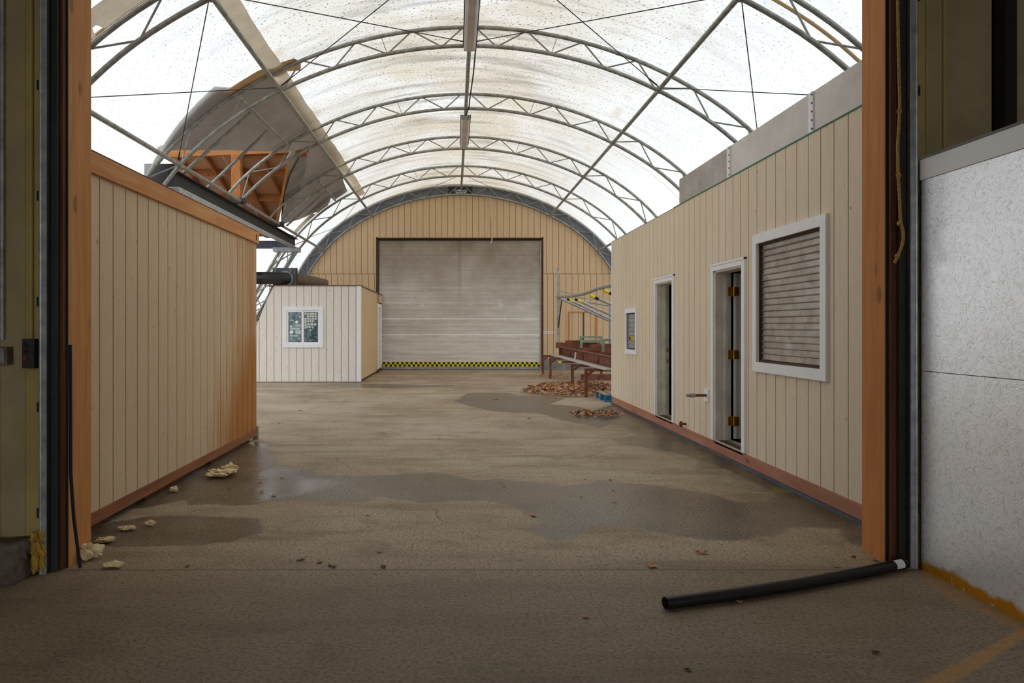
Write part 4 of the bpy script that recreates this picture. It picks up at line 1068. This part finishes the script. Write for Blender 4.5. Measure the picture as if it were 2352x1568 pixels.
# ------------------------------------------------------------------ leaves
def leaf_mesh(r, seed):
    rnd = random.Random(seed); n = 9; v = [(0, 0, 0)]; 
    for i in range(n):
        a = 2*math.pi*i/n; q = r*(1 if i % 2 == 0 else .55)*rnd.uniform(.8, 1.15)
        v.append((q*math.cos(a), q*.72*math.sin(a), r*rnd.uniform(.05, .45)*abs(math.sin(a+seed))))
    return v, [(0, i+1, (i+1) % n+1) for i in range(n)]
def pile(name, pts, count, r, zmax, label, seed):
    rnd = random.Random(seed); m = MB()
    q = [pxf(p) for p in pts]; xs = [p[0] for p in q]; ys = [p[1] for p in q]
    cx, cy = sum(xs)/len(xs), sum(ys)/len(ys)
    def inside(x, y):
        c = False
        for k in range(len(q)):
            a, b = q[k], q[(k+1) % len(q)]
            if (a[1] > y) != (b[1] > y) and x < (b[0]-a[0])*(y-a[1])/(b[1]-a[1])+a[0]: c = not c
        return c
    k = 0
    while k < count:
        x, y = rnd.uniform(min(xs), max(xs)), rnd.uniform(min(ys), max(ys))
        if not inside(x, y): continue
        k += 1
        e = max(0, 1-abs(x-cx)/(max(xs)-min(xs))*2)*max(0, 1-abs(y-cy)/(max(ys)-min(ys))*2)
        v, f = leaf_mesh(r*rnd.uniform(.6, 1.2), rnd.randint(0, 99))
        R = Matrix.Rotation(rnd.uniform(0, 6.28), 3, 'Z') @ Matrix.Rotation(rnd.uniform(-.9, .9), 3, 'X')
        z = rnd.uniform(.01, .03+zmax*e)
        m.mi = 0 if rnd.random() < .8 else 1
        m.add([tuple(R @ Vector(p)+Vector((x, y, z+.02))) for p in v], f)
    return tag(m.build(name, [M['leaf'], M['leaf_dark']]), label, 'leaves', kind='stuff')
pile('leaf_pile', [(1196, 900), (1222, 890), (1260, 884), (1310, 880), (1355, 879), (1400, 884), (1425, 893), (1420, 905), (1385, 908), (1340, 913), (1290, 913), (1250, 909), (1215, 905)], 1500, .055, .12, 'heap of dry brown leaves under the rusty steel table', 3)
pile('leaf_litter', [(1305, 950), (1350, 947), (1410, 949), (1430, 955), (1400, 963), (1350, 961), (1315, 957)], 230, .04, .02, 'thin drift of brown leaves on the wet floor by the wall corner', 4)
pile('leaf_litter', [(1245, 858), (1300, 862), (1404, 868), (1404, 880), (1330, 878), (1270, 872), (1235, 866)], 70, .045, .01, 'sparse brown leaves near the legs of the rusty table', 5)
LV = [(690,1287,.035,1),(735,1291,.035,0),(766,1302,.03,1),(881,1302,.03,1),(872,1268,.025,0),(845,1184,.022,0),(597,1107,.04,0),(601,1129,.025,0),(628,1138,.028,0),(585,1071,.03,0),(567,1098,.02,1),(646,1098,.022,1),(525,1122,.022,1),(505,1135,.02,0),(1224,1184,.045,0),(1148,1107,.025,0),(1159,1116,.02,0),(1335,1141,.02,0),(1411,1155,.024,1),(1408,1127,.02,1),(1345,1418,.025,0),(1402,1103,.022,1),(1612,1271,.045,0),(1498,1301,.05,0),(1580,1540,.02,1),(1697,1384,.028,0),(1960,1280,.02,1),(2012,1288,.03,0),(1920,1302,.028,0),(430,1301,.025,1),(1140,917,.05,0),(1136,915,.04,0),(1126,929,.04,0),(1344,1101,.02,0),(690,943,.04,1),(640,973,.035,1),(1214,961,.05,0),(1519,1255,.018,0),(2010,1500,.025,1),(1010,1007,.03,0)]
LB = ['upright curled leaf left of centre near the threshold joint','flat leaf beside the upright curled leaf at the threshold','rolled leaf second along the threshold joint','leaf with a raised tip third along the threshold joint','leaf just behind the leaf with a raised tip','leaf alone on dry concrete in front of the long wet band','leaf resting against the long ragged foam piece','leaf at the front edge of the bluish puddle','leaf in the front corner of the bluish puddle','leaf behind the bluish puddle near the foam','scrap between the foam and the bluish puddle','scrap on the back edge of the bluish puddle','flake on wet floor between partition and puddle','flake on wet floor closest to the partition sill','large crumpled leaf at the notch of the wet band','leaf on the back edge of the wet band, centre','small leaf just in front of the one on the wet edge','leaf floating in the middle of the wide wet sheen','acorn sized lump on the wide wet sheen','speck behind the acorn sized lump','leaf alone on the workshop floor before the black pipe','bit at the back edge of the wide wet sheen','ragged leaf cluster in front of the wide wet patch','broad flat leaf on the threshold joint, centre','bit at the very bottom of the picture','curled leaf lying in front of the black pipe','lump near the foot of the reddish post','leaf closest to the foot of the reddish post','leaf just behind the black pipe','rolled leaf near the knotty post foot','reddish leaf inside the far wet patch','small leaf touching the reddish leaf in the far wet patch','leaf at the front of the far wet patch','chip lying on dry floor behind the wide wet sheen','twig on pale floor in front of the booth','twig on pale floor beyond the partition corner','bluish scrap in front of the far wet patch','white chip in front of the wide wet patch','scrap on workshop floor near the yellow line','scrap on dry floor in the middle of the tent']
for i, (a, b, r, d) in enumerate(LV):
    x, y = pxf((a, b)); v, f = leaf_mesh(r, i*7+1); R = Matrix.Rotation(i*1.7, 3, 'Z')
    m = MB(); m.add([tuple(R @ Vector(p)+Vector((x, y, .003))) for p in v], f)
    m.v = [(p[0], p[1], max(p[2], .002)) for p in m.v]
    o = m.build('dry_leaf', M['leaf_dark' if d else 'leaf'])
    tag(o, ('dark ' if d else 'pale brown ')+LB[i], 'leaf', 'loose dark leaves on the floor' if d else 'loose pale leaves on the floor')

# ------------------------------------------------------------------ foam crumbs
def lump(x, y, sx, sy, sz, mat, name, label, seed, z=None, group=None):
    bm = bmesh.new(); bmesh.ops.create_icosphere(bm, subdivisions=4, radius=1)
    rnd = random.Random(seed); ph = [rnd.uniform(0, 6) for _ in range(6)]
    for v in bm.verts:
        c = v.co; k = 1+.38*math.sin(4.1*c.x+ph[0])*math.sin(3.7*c.y+ph[1])+.24*math.sin(8.3*c.y+ph[2]+2*c.z)+.2*math.sin(11*c.x+9*c.z+ph[3])+rnd.uniform(-.14, .14)
        v.co = Vector((c.x*sx*k, c.y*sy*k, c.z*sz*k))
    zm = min(v.co.z for v in bm.verts)
    me = bpy.data.meshes.new(name); bm.to_mesh(me); bm.free(); me.materials.append(mat)
    o = bpy.data.objects.new(name, me); COL.objects.link(o); o.location = (x, y, -zm if z is None else z); WL[o] = Vector(o.location)
    return tag(o, label, 'foam', group)
FO = [(206,1284,.055,.045,.035,'largest cream foam crumb at the foot of the knotty timber post'),(262,1302,.045,.03,.012,'flat cream foam crumb in front of the knotty timber post'),(345,1207,.03,.025,.014,'cream foam crumb on the edge of the round wet patch'),(505,1095,.11,.09,.025,'long ragged cream foam piece on the wet floor by the partition'),(530,1086,.06,.06,.03,'small raised cream foam piece touching the ragged one'),(400,1130,.025,.03,.018,'tiny cream foam crumb against the partition sill'),(240,1245,.05,.03,.012,'cream foam smear beside the partition sill near the post'),(290,1217,.05,.03,.010,'thin cream foam flake along the partition sill'),(578,1026,.025,.03,.02,'tiny cream foam crumb at the far partition corner')]
for i, (a, b, sx, sy, sz, lb) in enumerate(FO):
    x, y = pxf((a, b)); lump(x, y, sx, sy, sz, M['foam'], 'foam_crumb', lb, i+3, group='cream foam crumbs')
# ------------------------------------------------------------------ workshop in front (camera side)
wf = empty('wall_front_left', (-4, 4.2, 0)); struct(wf, 'dim olive faced panel wall beside the knotty timber post', 'wall')
HO = 4.4
for a, b, mt in ((-2.455, -2.335, 'insul'), (-2.60, -2.457, 'insul2'), (-3.1, -2.602, 'insul2'), (-6.5, -3.102, 'insul2')):
    MB().box(a, b, 4.20, 4.26, 0, HO+1.0).build('wall_panel', M[mt], wf)
MB().box(-6.5, -2.336, 4.262, 4.5, 0, HO+1).build('wall_backing', M['dark'], wf)
wf2 = empty('wall_front_right', (4, 4.3, 0)); struct(wf2, 'dim drab panel wall above the white board wall', 'wall')
for a, b, mt in ((2.69, 2.78, 'insul'), (2.783, 2.885, 'insul2'), (2.888, 3.17, 'insul2'), (3.26, 6.5, 'insul2')):
    MB().box(a, b, 4.31, 4.36, 0, HO+1).build('wall_panel', M[mt], wf2)
MB().tube([(2.888, 4.303, 2.4), (2.888, 4.303, HO+1)], .012, 8).build('panel_rib', M['insul'], wf2, smooth=True)
MB().box(2.69, 6.5, 4.362, 4.55, 0, HO+1).build('wall_backing', M['dark'], wf2)
MB().box(3.18, 3.25, 4.22, 4.31, 2.3, HO+1).build('steel_upright', M['blackrub'], wf2)
wf3 = MB().box(-6.5, 6.5, 4.2, 4.5, HO, HO+1); struct(wf3.build('wall_front_header', M['insul2']), 'panel wall above the timber framed opening', 'wall')
struct(MB().box(-6.5, 6.5, -7, 4.5, HO+1, HO+1.15).build('ceiling_workshop', M['insul2']), 'drab panel ceiling of the workshop', 'ceiling')
struct(MB().box(-6.6, -6.5, -7, 4.5, 0, HO+1).build('wall_workshop_west', M['insul2']), 'drab panel side wall of the workshop', 'wall')
struct(MB().box(6.5, 6.6, -7, 4.5, 0, HO+1).build('wall_workshop_east', M['insul2']), 'drab panel outer side wall of the workshop', 'wall')
m = MB()
for p, q, u, v in rects_minus(-6.5, 6.5, 0, HO+1, [(-4.6, 4.6, 0, 4.6)]): m.box(p, q, -7.1, -7, u, v)  # unseen opening, added to bring daylight onto the workshop walls
struct(m.build('wall_workshop_rear', M['insul2']), 'rear workshop wall with an added opening that lets in daylight', 'wall')
# timber jambs
JL, JR = -2.25, 2.57
o = empty('trim_1', (JL, 4.4, 0)); struct(o, 'knotty orange timber post beside the plank partition', 'door post')
MB().box(JL-.14, JL, 4.272, 4.54, 0, HO).build('post', M['timber_z'], o)
MB().box(JL-.05, JL-.008, 4.225, 4.27, 0, HO).build('front_board', M['brown_z'], o)
MB().box(JL-.088, JL-.053, 4.215, 4.27, 0, HO).build('front_board', M['brown_z'], o)
MB().box(JL-.008, JL+.001, 4.262, 4.271, 0, HO).build('weather_strip', M['blackrub'], o)
o = empty('trim_2', (JR, 4.5, 0)); struct(o, 'reddish timber post beside the large shuttered window', 'door post')
MB().box(JR, JR+.12, 4.36, 4.603, 0, HO).build('post', M['timber_r'], o)
MB().box(JR+.012, JR+.045, 4.32, 4.358, 0, HO).build('front_board', M['brown_z'], o)
MB().box(JR+.048, JR+.085, 4.31, 4.358, 0, HO).build('front_board', M['brown_z'], o)
MB().box(JR-.001, JR+.011, 4.346, 4.359, 0, HO).build('weather_strip', M['blackrub'], o)
o = MB().box(JL-.14, JR+.12, 4.28, 4.56, HO, HO+.2).build('trim_3', M['timber_x']); struct(o, 'timber lintel above the opening', 'lintel')
# door tracks
def track(x, y, s, label):
    t = empty('door_track', (x, y, 0)); tag(t, label, 'door track', 'overhead door tracks')
    a, b = sorted((x, x+s*.032)); MB().box(a, b, y, y+.008, .0, HO).build('flange', M['galv_bright'], t)
    MB().tube([(x, y+.004, 0), (x, y+.004, HO)], .010, 8).build('rolled_edge', M['galv_bright'], t, smooth=True)
    a, b = sorted((x+s*.028, x+s*.034)); MB().box(a, b, y+.008, y+.055, .0, HO).build('web_plate', M['steel_dark'], t)
    a, b = sorted((x+s*.034, x+s*.072)); MB().box(a, b, y+.045, y+.055, .0, HO).build('shaded_flange', M['steel_dark'], t)  # dark colour stands in for the shade inside the track channel
    for z in (.32, .92, 1.52, 2.12, 2.75, 3.3):
        a, b = sorted((x-s*.020, x-s*.008)); MB().box(a, b, y-.002, y+.03, z, z+.055).build('bracket', M['blackrub'], t)
track(-2.345, 4.15, 1, 'galvanised door track beside the push button box')
track(2.69, 4.25, -1, 'galvanised door track beside the white board wall')
# osb side wall
ow = empty('wall_board', (2.75, 3, 0)); struct(ow, 'white painted strand board wall with yellow paint along its foot', 'wall')
for y0, y1 in ((-2.6, -.20), (-.195, 2.245), (2.25, 4.245)):
    for z0, z1 in ((.0, 1.147), (1.151, 2.25)):
        MB().box(2.712, 2.73, y0, y1, z0, z1).build('board_sheet', M['osb'], ow)
MB().box(2.705, 2.86, -2.6, 4.245, 2.252, 2.37).build('cap_board', M['white'], ow)
MB().box(2.70, 2.866, -2.6, 4.245, 2.371, 2.383).build('cap_strip', M['curb'], ow)
MB().box(2.731, 2.85, -2.6, 4.245, 0, 2.25).build('stud_core', M['brown_z'], ow)
# push button box, conduits, socket
bx = empty('push_button_box', (X_(68, 4.15), 4.15, 1.16)); tag(bx, 'grey push button box with two dark and one red button', 'switch box')
a, b = X_(54, 4.15), X_(82, 4.15)
MB().box(a, b, 4.135, 4.199, 1.17, 1.335).build('housing', M['steel_dark'], bx)
for z, mt in ((1.30, 'blackrub'), (1.265, 'blackrub'), (1.225, 'tile_red')): MB().tube([(a+.022, 4.135, z), (a+.022, 4.126, z)], .011, 10).build('button', M[mt], bx)
xc = X_(70, 4.18)
tag(MB().tube([(xc, 4.185, 1.336), (xc, 4.185, HO)], .012, 8).build('conduit', M['insul'], smooth=True), 'olive painted conduit rising from the push button box', 'conduit')
tag(MB().tube([(X_(4, 4.18), 4.185, 1.33), (X_(4, 4.18), 4.185, HO)], .013, 8).build('conduit', M['galv'], smooth=True), 'grey conduit at the picture edge above the socket box', 'conduit')
sk_ = empty('socket_box', (X_(4, 4.15), 4.15, 1.2)); tag(sk_, 'dusty grey socket box at the picture edge', 'socket box')
MB().box(X_(-12, 4.15), X_(19, 4.15), 4.14, 4.199, 1.19, 1.29).build('housing', M['concrete'], sk_)
MB().box(X_(-6, 4.15), X_(13, 4.15), 4.134, 4.139, 1.20, 1.28).build('cover_plate', M['galv'], sk_)
# concrete plinth with foam
def blocky(name, x0, x1, y0, y1, z0, z1, mat, label, cat):
    bm = bmesh.new(); bmesh.ops.create_cube(bm, size=1); bmesh.ops.subdivide_edges(bm, edges=bm.edges[:], cuts=9, use_grid_fill=True)
    rnd = random.Random(5)
    for v in bm.verts:
        x = x0+(v.co.x+.5)*(x1-x0); y = y0+(v.co.y+.5)*(y1-y0); z = z0+(v.co.z+.5)*(z1-z0)
        j = .012; v.co = Vector((x+rnd.uniform(-j, j), y+rnd.uniform(-j, j)*.6, z+(rnd.uniform(-j, j) if v.co.z > -.49 else 0)))
    me = bpy.data.meshes.new(name); bm.to_mesh(me); bm.free(); me.materials.append(mat); me.polygons.foreach_set('use_smooth', [True]*len(me.polygons))
    o = bpy.data.objects.new(name, me); COL.objects.link(o); WL[o] = Vector((0, 0, 0)); return tag(o, label, cat)
blocky('concrete_plinth', -3.4, X_(62, 4.1), 3.98, 4.195, 0, .2, M['concrete'], 'rough concrete plinth at the foot of the olive wall', 'plinth')
lump(X_(82, 4.12), 4.14, .03, .03, .075, M['foam_old'], 'foam_bead', 'yellowed foam bead between the plinth and the door track', 21)
lump(X_(79, 4.12), 4.15, .034, .03, .05, M['foam_old'], 'foam_bead', 'upper yellowed foam bead on the corner of the plinth', 22, z=.19)
# black stick against the post
p0, p1 = pxf((186, 1303)), None
tag(MB().tube([(-2.155, 4.22, .015), (-2.20, 4.235, .30), (-2.222, 4.243, .56), (-2.226, 4.246, 1.3)], .010, 7).build('black_strip', M['blackrub'], smooth=True), 'black rubber strip peeling off the knotty timber post', 'strip')
# yellow pull rope
rp = empty('pull_rope', (X_(2060, 4.24), 4.24, 1.75)); tag(rp, 'yellow knotted pull rope hanging beside the reddish timber post', 'rope')
RP = [(2063, -60), (2062, 0), (2064, 120), (2067, 240), (2065, 290), (2062, 330), (2063, 400), (2066, 450), (2068, 505), (2074, 530), (2075, 550), (2070, 570), (2061, 590), (2055, 604)]
MB().tube([(X_(a, 4.24), 4.24, 1.4+(752-b)*4.24/1680) for a, b in RP], .0085, 7).build('cord', M['rope'], rp, smooth=True)
for a, b in ((2066, 255), (2064, 403), (2066, 513), (2061, 588)):
    MB().tube([(X_(a, 4.24), 4.24, 1.4+(752-b)*4.24/1680-.014), (X_(a, 4.24), 4.24, 1.4+(752-b)*4.24/1680), (X_(a, 4.24), 4.24, 1.4+(752-b)*4.24/1680+.014)], [.008, .016, .008], 8).build('knot', M['rope'], rp, smooth=True)
# black pipe on the floor
pp_ = empty('black_pipe', (1.8, 3.9, 0)); tag(pp_, 'long black plastic pipe lying on the floor by the reddish post', 'pipe')
ends = [(1532, 1405), (1700, 1382), (1850, 1358), (1980, 1333), (2084, 1310)]
q = [(*pxf(p), .032) for p in ends]; q = [(a, b+.03, c) for a, b, c in q]
pts = []
for i in range(len(q)-1):
    for k in range(4): pts.append(tuple(Vector(q[i]).lerp(Vector(q[i+1]), k/4)))
pts.append(q[-1])
MB().tube(pts, .031, 20, False).build('outer_wall', M['black'], pp_, smooth=True)
MB().tube(pts, .0265, 20, False).build('bore', M['blackrub'], pp_, smooth=True)
m = MB(); A, B = Vector(pts[0]), Vector(pts[1]); d = (B-A).normalized(); sd = d.cross(Vector((0, 0, 1))).normalized(); up = sd.cross(d); v = []; f = []
for k in range(20):
    a = 2*math.pi*k/20
    for r in (.031, .0265): v.append(A+sd*(r*math.cos(a))+up*(r*math.sin(a)))
for k in range(20): n_ = (k+1) % 20; f.append((2*k, 2*k+1, 2*n_+1, 2*n_))
m.add(v, f); m.build('rim', M['black'], pp_)
A = Vector(q[-1]); B = Vector(q[-2]); d = (B-A).normalized(); m = MB()
c = A+d*.035; sd = d.cross(Vector((0, 0, 1))).normalized(); v = []; f = []
for j in (0, 1):
    for k in range(6):
        a = math.radians(-20+k*20); nrm = (Vector((0, -1, 0))*math.cos(a)+Vector((0, 0, 1))*math.sin(a)); nrm = (nrm-d*nrm.dot(d)).normalized()
        v.append(c+d*(j*.07)+nrm*.0318)
for k in range(5): f.append((k, k+1, k+7, k+6))
m.add(v, f); m.build('paper_label', M['white'], pp_)
